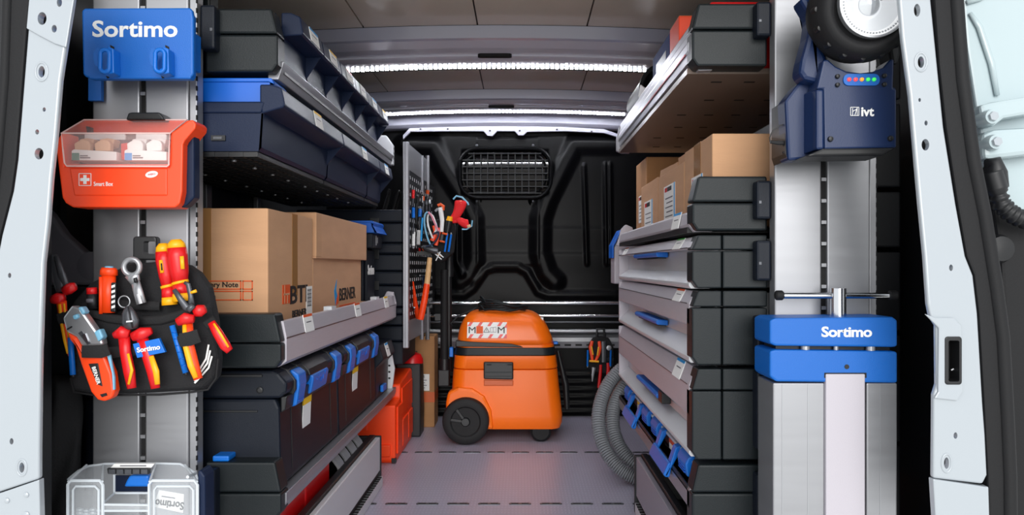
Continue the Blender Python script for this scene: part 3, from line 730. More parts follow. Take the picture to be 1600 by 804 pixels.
tag(MB().box(.415, .64, 1.69, 1.86, 1.1995, 1.352).build('red_box', 'red', bevel=.006), 'red box showing above the top right shelf cap', 'box')

# second shelf with cartons
t = shelf('right shelf carrying the row of brown cartons', RI, RW, .360, ZZ(275, s), ZZ(360, s), ZZ(316, s),
          [(.372, ZZ(326, s)), (.365, ZZ(330, s)), (.360, ZZ(348, s)), (.362, ZZ(352, s)), (.372, ZZ(361, s)), (.41, ZZ(361, s)), (.41, ZZ(350, s)), (.385, ZZ(326, s))],
          RE, ZZ(353, s), ('grey', 'black'), (ZZ(343, s), ZZ(284, s)))
fp = [c for c in t.children if c.name.startswith('front_profile')][0]
price_tag(fp, .3605, ZZ(338, s), 1.79, .085, .038, -1, .22, 'cyan')
MB().prism([(.352, ZZ(360, s)), (.372, ZZ(362, s)), (.42, ZZ(360, s)), (.41, ZZ(310, s)), (.385, ZZ(302, s)), (.368, ZZ(315, s))], 'y', RE - .01, RE + .015).build('end_plate', 'grey', t, bevel=.003)
S2 = ZZ(353, s) + .0005
XB = .42
def r_carton(label, x, y0, y1, z1, tape=None, lab=None, m='board'):
    t, b = carton(label, x, x + .30, y0 + .002, y1 - .002, S2, z1, m, 'brown cartons on the right shelf')
    if tape: MB().box(x - .0008, x + .001, tape[0], tape[1], z1 - .075, z1).build('packing_tape', 'tape', b)
    if lab:
        q = MB().box(x - .0012, x + .001, lab[0], lab[1], lab[2], lab[3]).build('shipping_label', 'paper', b)
        w = lab[1] - lab[0]; hgt = lab[3] - lab[2]
        MB().box(x - .0018, x - .001, lab[0] + w * .0, lab[0] + w * .07, lab[2], lab[3]).build('label_stripe', 'cyan', q)
        MB().box(x - .0018, x - .001, lab[1] - w * .3, lab[1] - w * .1, lab[3] - hgt * .17, lab[3] - hgt * .05).build('label_mark', 'red', q)
        MB().box(x - .0018, x - .001, lab[0] + w * .3, lab[1] - w * .33, lab[3] - hgt * .17, lab[3] - hgt * .05).build('label_mark', 'ink', q)
        for i in range(5):
            z = lab[2] + hgt * (.1 + i * .13); MB().box(x - .0018, x - .001, lab[0] + w * .2, lab[1] - w * (.15 + .1 * (i % 2)), z, z + .003).build('label_line', 'trimg', q)
    return t, b
r_carton('brown carton with tape strip by the right post, first in the row', XB, 1.69, 1.98, 1.0615, (1.80, 1.87), (1.78, 1.895, .885, .985))
t, b = r_carton('brown carton with torn upright flaps, second along the right shelf', XB, 1.985, 2.362, 1.04, None, (2.10, 2.26, .90, 1.0))
for k, (a, c, h) in enumerate(((1.99, 2.10, .022), (2.12, 2.2, .015), (2.22, 2.36, .02))):
    MB().obox((XB + .012, (a + c) / 2, 1.04 + h / 2), (.004, c - a, h + .004), (0, .12 * (k - 1), .03 * k)).build('torn_flap', 'board', t)
r_carton('brown carton with creased corner, third along the right shelf', XB, 2.366, 2.70, 1.045, None, (2.46, 2.62, .87, .985))
r_carton('taller brown carton, last along the right shelf', .443, 2.72, 2.97, 1.156, None, (2.80, 2.9, .93, 1.03), 'boardd')
t = thing('blue_basket', 'small grey crate with blue rim past the right shelf cartons', 'crate', (.42, 2.93, .70))
MB().prism([(.36, .70), (.55, .70), (.55, .895), (.385, .895), (.36, .84)], 'y', 2.985, 3.10).build('crate_body', 'grey', t, bevel=.005)
MB().prism([(.352, .80), (.358, .80), (.358, .845), (.388, .902), (.55, .902), (.55, .91), (.383, .91), (.352, .85)], 'y', 2.98, 3.10).build('crate_rim', 'tray', t, bevel=.002)

# drawer units: upper lip profile, recessed grip with blue handle, lower ledge
def drawer_unit(label, yt, yb, yl, front, ledge, tags, handle, bz, extra=None):
    t = thing('drawer_unit', label, 'drawer', (.56, 2.23, ZZ(yb, s)), 'grey fronted drawers in the right rack')
    end_caps(t, RI, .360, ZZ(yt, s), ZZ(yb, s), ZZ(yl, s), (YN,), split=.4235)
    zf1, zf0 = ZZ(front[1], s), ZZ(front[0], s)      # face bottom / top
    zt = ZZ(yt, s)
    fr = MB().prism([(.374, zt - .002), (.360, zf0), (.360, zf1 + .004), (.364, zf1), (.385, zf1), (.385, zt - .002)], 'y', YN + .03, RE).build('drawer_front', 'grey', t, bevel=.0015)
    MB().box(.3593, .3605, YN + .05, RE, zf0 - .0012, zf0 + .0006).build('profile_groove', 'steeld', fr)
    zl0, zl1 = ZZ(ledge[0], s), ZZ(ledge[1], s)
    MB().prism([(.364, zl1 - .002), (.3595, zl1 + .004), (.3595, zl1 + .010), (.395, zl0), (.405, zl0), (.405, zl1 - .002)], 'y', YN + .03, RE).build('grip_ledge', 'ledge', t, bevel=.0015)
    MB().box(.396, .73, YN + .056, RE - .005, zl1, zt - .006).build('drawer_body', 'ledge', t)
    MB().box(.36, .398, RE - .008, RE + .004, zl1, zt - .004).build('end_plate', 'grey', t, bevel=.003)
    for y, bar in tags: price_tag(fr, .3662, (zt + zf0) / 2 - .001, y, .085, (zt - zf0) * 1.12, -1, math.atan2(.014, zt - .002 - zf0), bar)
    if handle:
        hy0, hy1, hz = handle
        h = MB().prism([(.360, hz), (.363, hz - .008), (.393, hz - .010), (.393, hz + .004), (.366, hz + .006)], 'y', hy0, hy1).build('handle', 'blue', t, bevel=.002)
        MB().box(.37, .392, hy0 + .02, hy1 - .02, hz - .013, hz - .0095).build('handle_catch', 'black', h)
    bracket(t, RI, -1, *bz)
    return t
drawer_unit('uppermost grey drawer below the carton shelf, green and orange tags', 367, 450, 391, (386, 388), (425, 450), ((1.79, 'gprint'), (2.70, 'oprint')), (2.06, 2.48, ZZ(391, s)), (ZZ(438, s), ZZ(376, s)))
drawer_unit('second grey drawer below the carton shelf, one orange tag', 454, 570, 480, (475, 511), (537, 568), ((1.79, 'oprint'),), (2.06, 2.45, ZZ(526, s)), (ZZ(552, s), ZZ(492, s)))
t = drawer_unit('third and deepest grey drawer, one blue tag', 576, 718, 610, (605, 655), (690, 717), ((1.79, 'cyan'),), (2.06, 2.42, ZZ(672, s)), (ZZ(698, s), ZZ(578, s)))
MB().box(.365, .39, 2.0, 2.055, ZZ(682, s), ZZ(660, s)).build('handle_block', 'black', t, bevel=.003)

# lowest right shelf with blue handled clear cases
t = shelf('lowest right shelf with silver edge under the clear cases', RI, RW, .360, ZZ(726, s), .20, ZZ(770, s),
          [(.362, ZZ(768, s)), (.360, ZZ(774, s)), (.360, .25), (.372, .236), (.41, .236), (.41, .262), (.385, ZZ(768, s))],
          RE, ZZ(768, s), ('aluy', 'black'), (.245, ZZ(735, s)))
S4 = ZZ(768, s) + .0005
def clear_case(y0, y1, label, bar, x=.385):
    z0, z1 = S4, ZZ(722, s) - .002
    t = thing('clear_lid_case', label, 'organiser case', (.55, (y0 + y1) / 2, z0), 'clear lidded cases on the lowest right shelf')
    zm = z0 + .034
    MB().prism([(x + .006, z0), (x, z0 + .006), (x + .002, zm), (.72, zm), (.72, z0)], 'y', y0, y1).build('case_tub', 'case', t, bevel=.003)
    MB().prism([(x + .002, zm + .001), (x - .004, zm + .006), (x + .006, z1 - .008), (x + .014, z1), (.72, z1), (.72, zm + .001)], 'y', y0, y1).build('clear_lid', 'clear', t, bevel=.004)
    MB().prism([(x - .0055, zm), (x - .0055, zm + .008), (x + .01, zm + .008), (x + .01, zm)], 'y', y0 + .004, y1 - .004).build('lid_edge', 'rim', t, bevel=.002)
    L = y1 - y0
    for i in range(9): MB().box(x + .02, x + .028, y0 + L * (.1 + i * .09), y0 + L * (.13 + i * .09), z1 - .0005, z1 + .001).build('lid_stud', 'black', t)
    for f in (.04, .78):
        k = MB().prism([(x - .004, z0 + .004), (x - .016, z0 + .006), (x - .02, zm), (x - .014, z1 - .012), (x, z1 - .004), (x + .002, z1 - .014), (x - .004, zm)], 'y', y0 + L * f, y0 + L * (f + .18)).build('latch', 'blue', t, bevel=.003)
        for q in range(3): MB().box(x - .0205, x - .015, y0 + L * (f + .03), y0 + L * (f + .15), z0 + .012 + q * .006, z0 + .0145 + q * .006).build('latch_ridge', 'tray', k)
    # U handle swung out
    h0, h1 = y0 + L * .29, y0 + L * .71
    hz0, hz1 = z0 - .030, zm + .012
    for a_ in (h0, h1 - .034):
        MB().prism([(x - .002, hz1), (x - .016, hz1 - .004), (x - .030, z0), (x - .044, hz0 + .004), (x - .036, hz0), (x - .026, z0 - .008), (x - .003, zm)], 'y', a_, a_ + .034).build('handle_arm', 'blue', t, bevel=.003)
    MB().prism([(x - .028, z0 + .006), (x - .034, z0 + .004), (x - .046, hz0 + .006), (x - .040, hz0), (x - .030, hz0), (x - .026, z0 - .004)], 'y', h0, h1).build('carry_handle', 'blue', t, bevel=.003)
    g = MB().box(x - .0012, x + .002, y0 + L * .40, y0 + L * .60, z0 + .004, zm - .003).build('label_tag', 'paper', t)
    MB().box(x - .0018, x, y0 + L * .40, y0 + L * .60, zm - .014, zm - .003).build('label_colour_bar', bar, g)
clear_case(1.69, 2.20, 'clear lidded case with blue handle and red topped label, by the right post', 'oprint')
clear_case(2.23, 2.76, 'clear lidded case with blue handle and yellow topped label, farther in', 'yprint')
t = thing('floor_drawer', 'low drawer with thick grey front on the floor by the right rack', 'drawer', (.55, 2.0, 0))
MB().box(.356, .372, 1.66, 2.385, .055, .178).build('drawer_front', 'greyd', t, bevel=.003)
MB().box(.3725, .392, 1.66, 2.395, .05, .186).build('front_backing', 'black', t, bevel=.003)
MB().box(.352, .366, 1.66, 2.385, .001, .035).build('floor_rail', 'ledge', t, bevel=.002)
for i in range(28): MB().box(.3515, .3665, 1.68 + i * .025, 1.694 + i * .025, .0355, .0375).build('rail_slot', 'dark', t)
MB().box(.3725, .80, 1.66, 2.38, .0, .045).build('drawer_base', 'black', t)
MB().box(.352, .80, 2.388, 2.405, .0, .18).build('drawer_end', 'black', t, bevel=.003)
# bulk of cabinet seen between post and pillar
t = thing('dark_side_panel', 'ribbed black panel between the right post and the pillar', 'panel', (.80, 1.8, 0))
for a, b in ((.05, .38), (.39, .62), (.63, .80), (.81, .93), (.94, 1.12), (1.13, 1.40)): MB().box(.74, .82, 1.66, 1.69, a, b).build('panel_section', 'wallm', t, bevel=.004)
# ================================================================ middle of the van
# -------- stack of dark cases behind the left rack
for i, (a, b) in enumerate(((327, 379), (379.5, 423), (423.5, 479), (480, 508), (509, 570))):
    Y = 3.13
    t = thing('system_case', ('topmost dark case of the stack behind the left rack', 'second dark case down the stack behind the left rack', 'third dark case down the stack behind the left rack',
              'slim dark case fourth down the stack behind the left rack', 'lowest dark case of the stack behind the left rack')[i], 'case', (-.7, 3.28, ZZ(b, Y)), 'stacked dark cases behind the left rack')
    z0, z1 = ZZ(b, Y), ZZ(a, Y) - .0005; zm = z0 + (z1 - z0) * .6
    MB().box(-.92, -.484, Y, 3.5, z0, zm - .001).build('case_body', 'case', t, bevel=.006)
    MB().box(-.92, -.482, Y - .002, 3.5, zm + .001, z1).build('case_lid', 'case', t, bevel=.008)
    MB().box(-.62, -.58, Y - .006, Y, zm - .02, zm + .02).build('latch', 'blue' if i == 9 else 'black', t, bevel=.002)
t = thing('support_cabinet', 'dark base cabinet under the stacked cases', 'cabinet', (-.7, 3.6, 0))
MB().box(-.92, -.64, 3.52, 3.62, 0, .345).build('cabinet_body', 'black', t, bevel=.004)
MB().box(-.92, -.58, 3.14, 3.62, .346, ZZ(570, 3.13) - .0005).build('cabinet_top', 'black', t)
# cable coils on top of the stack
for i in range(4):
    mb = MB()
    for k in range(3):
        mb.tube([(-.61 + .035 * i + .022 * math.sin(a * PI / 9) * .6, 3.2 + .05 * i + k * .012 + .05 * math.cos(a * PI / 9) * .2, 1.04 + .045 * math.sin(a * PI / 9 + .4 * k) + (0.005 * k)) for a in range(18)], .005, 6, closed=True)
    tag(mb.build('cable_loop', 'rubber', smooth=True), ('loop of dark cable against the case stack, farthest from the pegboard', 'second loop of dark cable on the case stack', 'third loop of dark cable on the case stack', 'loop of dark cable beside the pegboard frame')[i], 'cable', 'cable loops on the case stack')

# -------- pegboard with frame
def pby(px): return .5747 / ((VX - px) / F + .0342)
def PB(px, py, off=.0):
    Y = pby(px); v = W(px, py, Y); return v + Vector((off, -off * .034, 0))
t = thing('tool_pegboard', 'black perforated tool board in an aluminium frame', 'pegboard', (-.46, 3.48, .44))
ang = math.atan(.0342)
def board_box(px0, px1, z0, z1, o0, o1):
    Y_0, Y_1 = pby(px0), pby(px1)
    a = Vector((-.468 + (Y_0 - 3.12) * .0342, Y_0, 0)); b = Vector((-.468 + (Y_1 - 3.12) * .0342, Y_1, 0)); n = Vector((1, -.0342, 0)).normalized()
    mb = MB(); vs = []
    for z in (z0, z1):
        for p, o in ((a, o0), (b, o0), (b, o1), (a, o1)): vs.append(p + n * o + Vector((0, 0, z)))
    return mb.add(vs, [(3, 2, 1, 0), (4, 5, 6, 7), (0, 1, 5, 4), (1, 2, 6, 5), (2, 3, 7, 6), (3, 0, 4, 7)])
bd = board_box(638, 679, .545, 1.165, -.006, 0).build('perforated_panel', 'black', t)
mb = board_box(640, 640.01, 0, 0.001, 0, 0.0001); mb = MB()
for r in range(17):
    z = .57 + r * .0355
    for i in range(14):
        Y = 3.16 + i * .049
        p = Vector((-.468 + (Y - 3.12) * .0342 + .0004, Y, z)); mb.box(p.x - .001, p.x + .0006, Y - .0035, Y + .0035, z - .007, z + .007)
stuff(mb.build('panel_perforations', 'ledge', bd))
MB().box(-.4805, -.4575, 3.105, 3.135, .437, 1.272).build('frame_post', 'aluy', t, bevel=.003)
MB().box(-.472, -.4695, 3.1035, 3.106, .437, 1.272).build('frame_groove', 'steeld', t)
board_box(638, 667, 1.166, 1.272, -.006, .002).build('upper_plate', 'alu', t)
board_box(638, 672, .46, .544, -.006, .002).build('lower_plate', 'steel', t)
for px in (659, 668):
    for py0, py1 in ((243, 300), (480, 530)): MB().pt([(px, py0), (px, py1)], 3.2, pby(px), 1, 8, -.02).build('frame_tube', 'aluy', t, smooth=True)
GB = 'hand tools hung on the pegboard'
def hang(name, label, cat, parts):
    t = thing(name, label, cat, tuple(parts[0][1].v[0]), GB)
    for nm, mb, m in parts: mb.build(nm, m, t, smooth=True)
    return t
def pbt(pts, r, off=.012, n=8):
    return MB().tube([PB(x, y, off) for x, y in pts], [q * pby(pts[0][0]) / F for q in (r if isinstance(r, (list, tuple)) else [r] * len(pts))], n)
hang('screwdriver', 'screwdriver with bright blue grip on the pegboard, white tag below', 'screwdriver', [('grip', pbt([(652, 326), (652, 329), (651.5, 339)], [2.5, 3.2, 3]), 'blue'), ('shaft', pbt([(651.5, 339), (650.5, 366)], 1.4), 'steeld'), ('cap', pbt([(652, 322), (652, 327)], 1.8), 'steel')])
hang('screwdriver', 'screwdriver with dark blue grip next to the pegboard frame', 'screwdriver', [('grip', pbt([(641.5, 324), (641.5, 340)], [2.4, 2.6]), 'blue'), ('shaft', pbt([(641.5, 340), (641, 365)], 1.2), 'steeld')])
hang('paint_pen', 'white capped tube hanging low on the pegboard', 'tube', [('body', pbt([(650, 360), (649, 382)], 3.2), 'paper'), ('tip', pbt([(650.3, 352), (650, 360)], 2), 'black')])
hang('paint_pen', 'white tube hanging against the pegboard frame', 'tube', [('body', pbt([(642, 362), (641.5, 384)], 2.6), 'paper'), ('tip', pbt([(642, 384), (641.5, 388)], 1.4), 'steel')])
hang('cutter', 'black snips with orange jaw guard hanging below the white tubes', 'snips', [('jaw', pbt([(651, 384), (654, 392)], 2.5), 'black'), ('guard', pbt([(655, 389), (657, 397)], [2.5, 2]), 'oprint'), ('handle', pbt([(651, 388), (652, 396)], 1.6), 'red')])
hang('wrench', 'dark spanner under the upper plate of the pegboard', 'wrench', [('shaft', pbt([(662, 318), (662, 345)], 1.8), 'steeld'), ('head', pbt([(662, 313), (662, 320)], [2, 3.4]), 'steeld')])
hang('wrench', 'dark spanner with steel head beside the first spanner', 'wrench', [('shaft', pbt([(667, 316), (667, 340)], 1.6), 'steeld'), ('head', pbt([(667, 311), (667, 318)], [2, 3.2]), 'steel')])
hang('pliers', 'small pliers with orange grip near the top of the pegboard', 'pliers', [('grip', pbt([(664, 297), (664, 304)], 2.6), 'oprint'), ('jaw', pbt([(664, 304), (663, 314)], [2, 1]), 'steeld'), ('pivot', pbt([(663.5, 303), (663.6, 306)], 2.4), 'steel')])
hang('pliers', 'small pliers with red grip next to the pegboard frame', 'pliers', [('grip', pbt([(641.5, 297), (641, 310)], 2.4), 'red'), ('jaw', pbt([(641, 310), (640.5, 320)], [2, 1]), 'steeld')])
hang('hex_key', 'bent steel hex key on the upper rows of the pegboard', 'hex key', [('bar', pbt([(648, 305), (656, 306), (656, 316)], 1), 'chrome'), ('grip', pbt([(648, 306), (648, 322)], 2), 'black')])
hang('file', 'short orange handled file between spanners on the pegboard', 'file', [('grip', pbt([(657.5, 306), (657.5, 313)], 1.8), 'oprint'), ('blade', pbt([(657.5, 313), (657, 332)], 1.3), 'steeld')])
hang('file', 'black wire brush on the pegboard under the hex key', 'brush', [('grip', pbt([(646, 318), (645.5, 350)], 1.8), 'black'), ('brush_head', pbt([(657, 335), (656.5, 352)], 2.4), 'black')])
hang('pry_bar', 'broad red orange blade hanging low beside the pegboard frame', 'tool', [('blade', pbt([(641, 440), (645, 478), (649, 495)], [1, 4, 4.5]), 'redor'), ('tip', pbt([(643, 480), (644, 484)], 1.5), 'chrome')])
hang('bracket_hook', 'small steel bracket hooked on the lower pegboard', 'bracket', [('arm', pbt([(652, 430), (663, 430)], 1), 'steel'), ('stem', pbt([(657, 430), (657, 448)], 1.8), 'navy')])

# -------- tool holder, hammer, gloves and cable bundle standing off the pegboard
YT = 3.30
G2_ = 'tools in the holder on the pegboard arm'
t = thing('tool_holder', 'black tool holder standing off the pegboard', 'tool holder', W(690, 405, YT))
MB().pp([(672, 345), (700, 338), (712, 350), (708, 395), (690, 410), (676, 404), (668, 380)], YT, .01, .07).build('holder_pouch', 'cloth', t, bevel=.01)
MB().pt([(665, 383), (668, 388), (690, 400)], 1.2, YT, 1, 6, -.005).build('wire_bracket', 'tan', t, smooth=True)
for a, b in (((676, 393), (690, 405)), ((680, 390), (693, 402)), ((688, 393), (681, 407))): MB().pt([a, b], 1.1, YT, 1, 6, -.008).build('wire_end', 'steel', t, smooth=True)
MB().box(-.455, XX(690, YT), YT + .03, YT + .05, ZZ(398, YT), ZZ(392, YT)).build('holder_arm', 'black', t)
t = thing('hammer', 'claw hammer with wooden shaft and orange grip', 'hammer', W(657, 500, YT), G2_)
MB().pt([(671.5, 402), (667, 445)], [3.6, 4.4], YT, .75, 10, -.035).build('shaft', 'wood', t, smooth=True)
MB().pt([(667.2, 443), (663, 470), (657.5, 496), (657, 499)], [4.6, 4.8, 5, 4.4], YT, .75, 10, -.035).build('grip', 'redor', t, smooth=True)
MB().pt([(660, 385), (668, 388), (678, 391), (684, 392)], [2.5, 5.2, 5.2, 4.8], YT, 1, 10, -.035).build('hammer_head', 'steeld', t, smooth=True)
def glove(label, cuff, body, fingers):
    t = thing('work_glove', label, 'glove', W(body[-1][0], body[-1][1], YT), G2_)
    MB().pt(body[0], body[1], YT, .55, 12, -.02).build('glove_body', 'redglove', t, smooth='all', sub=1)
    MB().pt(cuff[0], cuff[1], YT, .8, 8, -.02).build('cuff_trim', 'ltblue', t, smooth=True)
    for f in fingers: MB().pt(f, [2.6, 2.6, 1.6], YT, .8, 8, -.02).build('finger', 'redglove', t, smooth='all')
    MB().pt([(body[0][0][0] - 1, body[0][0][1] + 2), (body[0][0][0] + .5, body[0][0][1] + 6)], 3, YT, .5, 8, -.03).build('cuff_lining', 'tan', t, smooth=True)
glove('red knit glove with light blue cuff, standing upright', ([(708, 311), (713, 306), (722, 308), (731, 317), (732, 320)], 1.4), [[(720, 312), (720, 318), (717, 328), (712, 338), (704, 344)], [10.5, 10, 8.5, 6.5, 4.5]],
      ([(706, 341), (701, 345), (697, 350)], [(709, 343), (704, 348), (700, 352)]))
glove('red knit glove with light blue cuff, lying sideways', ([(738, 344), (737, 353), (729, 358), (722, 358)], 1.2), [[(733, 349), (727, 350), (719, 345), (713, 341)], [8, 7.5, 6, 4]],
      ([(715, 344), (711, 342), (707, 342)], [(714, 346), (710, 346), (706, 347)]))
for i, (pts, m, lab) in enumerate((([(681, 392), (670, 380), (662, 350), (664, 331), (672, 332), (680, 345), (684, 360)], 'ltblue', 'light blue cable looping from the tool holder'),
                               ([(676, 372), (668, 352), (668, 333), (676, 335), (681, 350), (682, 362)], 'paper', 'white cable looping from the tool holder'),
                               ([(686, 362), (679, 348), (674, 336), (669, 331)], 'pink', 'pink cable looping from the tool holder'),
                               ([(665, 385), (676, 382), (684, 372), (687, 360), (676, 366)], 'navy', 'dark blue cable looped low on the tool holder'),
                               ([(658, 376), (659, 355), (660, 340)], 'cyan', 'straight blue cable stub beside the tool holder'))):
    mb = MB(); n = 6; q = []
    for a, b in zip(pts, pts[1:]): q += [(a[0] + (b[0] - a[0]) * k / 3, a[1] + (b[1] - a[1]) * k / 3) for k in range(3)]
    q.append(pts[-1])
    for _ in range(2): q = [q[0]] + [((q[j - 1][0] + q[j][0] * 2 + q[j + 1][0]) / 4, (q[j - 1][1] + q[j][1] * 2 + q[j + 1][1]) / 4) for j in range(1, len(q) - 1)] + [q[-1]]
    tag(mb.pt(q, 1.5, YT, 1, 6, -.03 - .008 * i).build('cable', m, smooth=True), lab, 'cable', G2_)
t = thing('sealant_gun', 'white and orange sealant gun in the tool holder', 'sealant gun', W(688, 370, YT), G2_)
MB().pt([(688, 324), (691, 345), (690, 362)], [4, 3.4, 3], YT, 1, 10, -.03).build('barrel', 'paper', t, smooth=True)
MB().pt([(684, 321), (688, 319), (693, 322), (692, 328)], 2.4, YT, 1, 8, -.03).build('trigger_cap', 'oprint', t, smooth=True)
MB().pt([(684, 326), (680, 330)], 2, YT, 1, 8, -.03).build('handle', 'steel', t, smooth=True)
t = thing('screwdriver', 'stubby black screwdriver with yellow cap in the tool holder', 'screwdriver', W(700, 365, YT), G2_)
MB().pt([(702, 345), (699, 362)], [5.5, 4.5], YT, 1, 10, -.025).build('grip', 'black', t, smooth=True)
MB().pt([(703.5, 338), (702, 345)], [4.2, 5.2], YT, 1, 10, -.025).build('cap', 'yellow', t, smooth=True)
t = thing('pliers', 'red and orange handled pliers in the tool holder', 'pliers', W(682, 384, YT), G2_)
MB().pt([(678, 352), (681, 362), (675, 376)], [3, 4, 3.5], YT, .7, 8, -.026).build('handle', 'redor', t, smooth=True)
MB().pt([(688, 356), (684, 370), (681, 383)], [3, 3.6, 3], YT, .7, 8, -.026).build('handle', 'redor', t, smooth=True)
MB().pt([(679, 361), (684, 365)], 2.5, YT, .7, 8, -.034).build('pivot', 'steel', t, smooth=True)
for i, (a, b, lab) in enumerate((((699, 365), (695, 393), 'blue pen clipped to the tool holder beside the pliers'), ((705, 366), (701, 393), 'blue pen clipped to the outer side of the tool holder'))):
    t = thing('blue_pen', lab, 'pen', W(b[0], b[1], YT), G2_)
    MB().pt([a, b], 1.6, YT, 1, 8, -.028).build('barrel', 'blue', t, smooth=True)
    MB().pt([a, (a[0] - .4, a[1] - 3)], [1.4, .8], YT, 1, 8, -.028).build('tip', 'steel', t, smooth=True)
t = thing('marking_clamp', 'orange and black clamp hooked across the tool holder', 'clamp', W(690, 380, YT), G2_)
MB().pt([(691, 364), (699, 366)], 1.6, YT, 1, 8, -.034).build('jaw', 'oprint', t, smooth=True)
MB().pt([(687, 376), (695, 378)], 1.6, YT, 1, 8, -.034).build('jaw', 'oprint', t, smooth=True)
MB().pt([(691, 366), (689, 376)], 3.4, YT, .7, 8, -.03).build('body', 'black', t, smooth=True)

# -------- suction tube standing beside the vacuum
t = thing('suction_tube', 'black telescopic suction tube clamped upright by the pegboard', 'vacuum tube', W(696, 601, 3.52))
MB().pt([(702, 350), (702, 432)], [5.4, 6.4], 3.52, 1, 16).build('upper_tube', 'black', t, smooth=True)
MB().pt([(701, 430), (701, 580)], 5.2, 3.52, 1, 16).build('inner_tube', 'black', t, smooth=True)
MB().pt([(694.5, 421), (694.5, 578)], [6, 6.4], 3.52, 1, 16, -.02).build('lower_tube', 'rubber', t, smooth=True)
MB().pt([(694.5, 560), (694.5, 577)], 8, 3.52, 1, 16, -.02).build('collar', 'black', t, smooth=True)
MB().box(XX(686, 3.52), XX(703, 3.52), 3.48, 3.53, ZZ(601, 3.52), ZZ(576, 3.52)).build('foot_clip', 'black', t, bevel=.004)
MB().box(XX(680, 3.52), XX(690, 3.52), 3.51, 3.54, ZZ(500, 3.52), ZZ(490, 3.52)).build('wall_clip', 'black', t)

# -------- brown carton on the floor beside the bulkhead
t, b = carton('brown carton with orange tape band standing on the floor', -.62, -.416, 3.667, 3.82, 0, .434, 'boardd')
Yf = 3.6665
MB().box(-.62, -.4155, Yf - .0005, 3.82, ZZ(628, Yf), ZZ(612, Yf)).build('tape_band', 'tapeo', b)
l = MB().box(XX(650, Yf), XX(671, Yf), Yf - .001, Yf + .001, ZZ(610, Yf), ZZ(584, Yf)).build('shipping_label', 'paper', b)
text('BERNER', .02, (XX(657, Yf), Yf - .0015, ZZ(588, Yf)), 'cam', 'ink', l, bold=.02, width=.04)
for i in range(4): MB().box(XX(652, Yf), XX(667 - 3 * (i % 2), Yf), Yf - .0016, Yf, ZZ(594 + i * 4, Yf), ZZ(593 + i * 4, Yf)).build('label_line', 'trimg', l)
for a, c in ((632, 640), (644, 652)): MB().box(XX(a, Yf), XX(c, Yf), Yf - .0008, Yf, ZZ(565, Yf), ZZ(548, Yf)).build('printed_block', 'ink', b)
MB().box(XX(642, Yf), XX(654, Yf), Yf - .0008, Yf, ZZ(655.5, Yf), ZZ(653, Yf)).build('printed_line', 'ink', b)

# -------- bright orange hard case on the floor
t = thing('hard_case', 'bright orange ribbed hard case standing on the floor past the left rack', 'case', (-.56, 3.2, 0))
ZC = .285
MB().prism([(2.99, .012), (3.0, 0), (3.43, 0), (3.448, .03), (3.448, ZC + .02), (3.42, ZC + .03), (3.115, ZC + .005), (3.105, .236), (2.99, .226)], 'x', -.70, -.492).build('case_shell', 'redor', t, bevel=.006)
for a, b in ((3.02, 3.13), (3.15, 3.29), (3.31, 3.43)): MB().box(-.493, -.485, a, b, .03, .14 if a > 3.1 else .215).build('side_rib', 'redor', t, bevel=.004)
MB().box(-.493, -.487, 3.14, 3.43, .16, .27).build('side_panel', 'redor', t, bevel=.003)
MB().box(-.555, -.51, 2.975, 2.992, .03, .075).build('corner_latch', 'redor', t, bevel=.004)
MB().box(-.68, -.60, 2.983, 2.992, .13, .17).build('front_rib', 'redor', t, bevel=.003)
MB().box(-.506, -.488, 2.985, 3.0, .004, .022).build('corner_foot', 'black', t)
t = thing('dark_case', 'dark case with red domed lid behind the orange hard case', 'case', (-.53, 3.52, 0))
MB().prism([(3.455, 0), (3.58, 0), (3.60, .10), (3.56, .32), (3.455, .33)], 'x', -.565, -.455).build('case_shell', 'black', t, bevel=.006)
MB().lathe([(.052, 0), (.05, .02), (.04, .04), (.015, .05)], (-.503, 3.525, .325), (0, 0, 1), 24).build('domed_lid', 'red', t, smooth=True)

# -------- vacuum cleaner
def ring(x0, x1, y0, y1, r, z, n=7): return [(x, y, z) for x, y in rrect(x0, x1, y0, y1, r, n)]
YV = 3.34
vx = lambda px: XX(px, YV); vz = lambda py: ZZ(py, YV)
t = thing('vacuum_cleaner', 'orange wheeled workshop vacuum cleaner in front of the bulkhead', 'vacuum cleaner', (-.08, 3.5, 0))
yb = 3.72
tub = MB().loft([ring(vx(712), vx(876), YV + .012, yb - .02, .05, vz(671)), ring(vx(704), vx(879.5), YV + .002, yb, .06, vz(662)), ring(vx(703), vx(879.5), YV, yb, .06, vz(650)),
           ring(vx(705), vx(874), YV + .004, yb - .004, .06, vz(600)), ring(vx(706.5), vx(872), YV + .005, yb - .005, .06, vz(578.5)), ring(vx(709), vx(870), YV + .009, yb - .01, .05, vz(577.5))]).build('tub', 'orange', t, smooth=True)
# wheel arch bulge
MB().prism([(vx(697), vz(628)), (vx(700), vz(612)), (vx(716), vz(604)), (vx(738), vz(606)), (vx(757), vz(618)), (vx(768), vz(640)), (vx(771), vz(670)), (vx(697), vz(672))], 'y', YV - .012, YV + .06).build('wheel_arch', 'orange', tub, bevel=.012)
mid = MB().loft([ring(vx(708.5), vx(870.5), YV + .006, yb - .006, .06, vz(576.5)), ring(vx(707), vx(872), YV + .003, yb, .06, vz(575)), ring(vx(708.5), vx(869.5), YV + .004, yb, .06, vz(556))]).build('upper_ring', 'orange', t, smooth=True)
MB().loft([ring(vx(708.5), vx(869.5), YV + .001, yb, .06, vz(554.5)), ring(vx(710), vx(867.5), YV + .002, yb, .06, vz(543.5))]).build('seal_band', 'cap', t, smooth=True)
MB().loft([ring(vx(711.5), vx(866.5), YV + .006, yb - .006, .06, vz(543)), ring(vx(712), vx(866.5), YV + .006, yb - .006, .06, vz(539))]).build('head_base', 'orange', t, smooth=True)
hd = MB()
rs = []
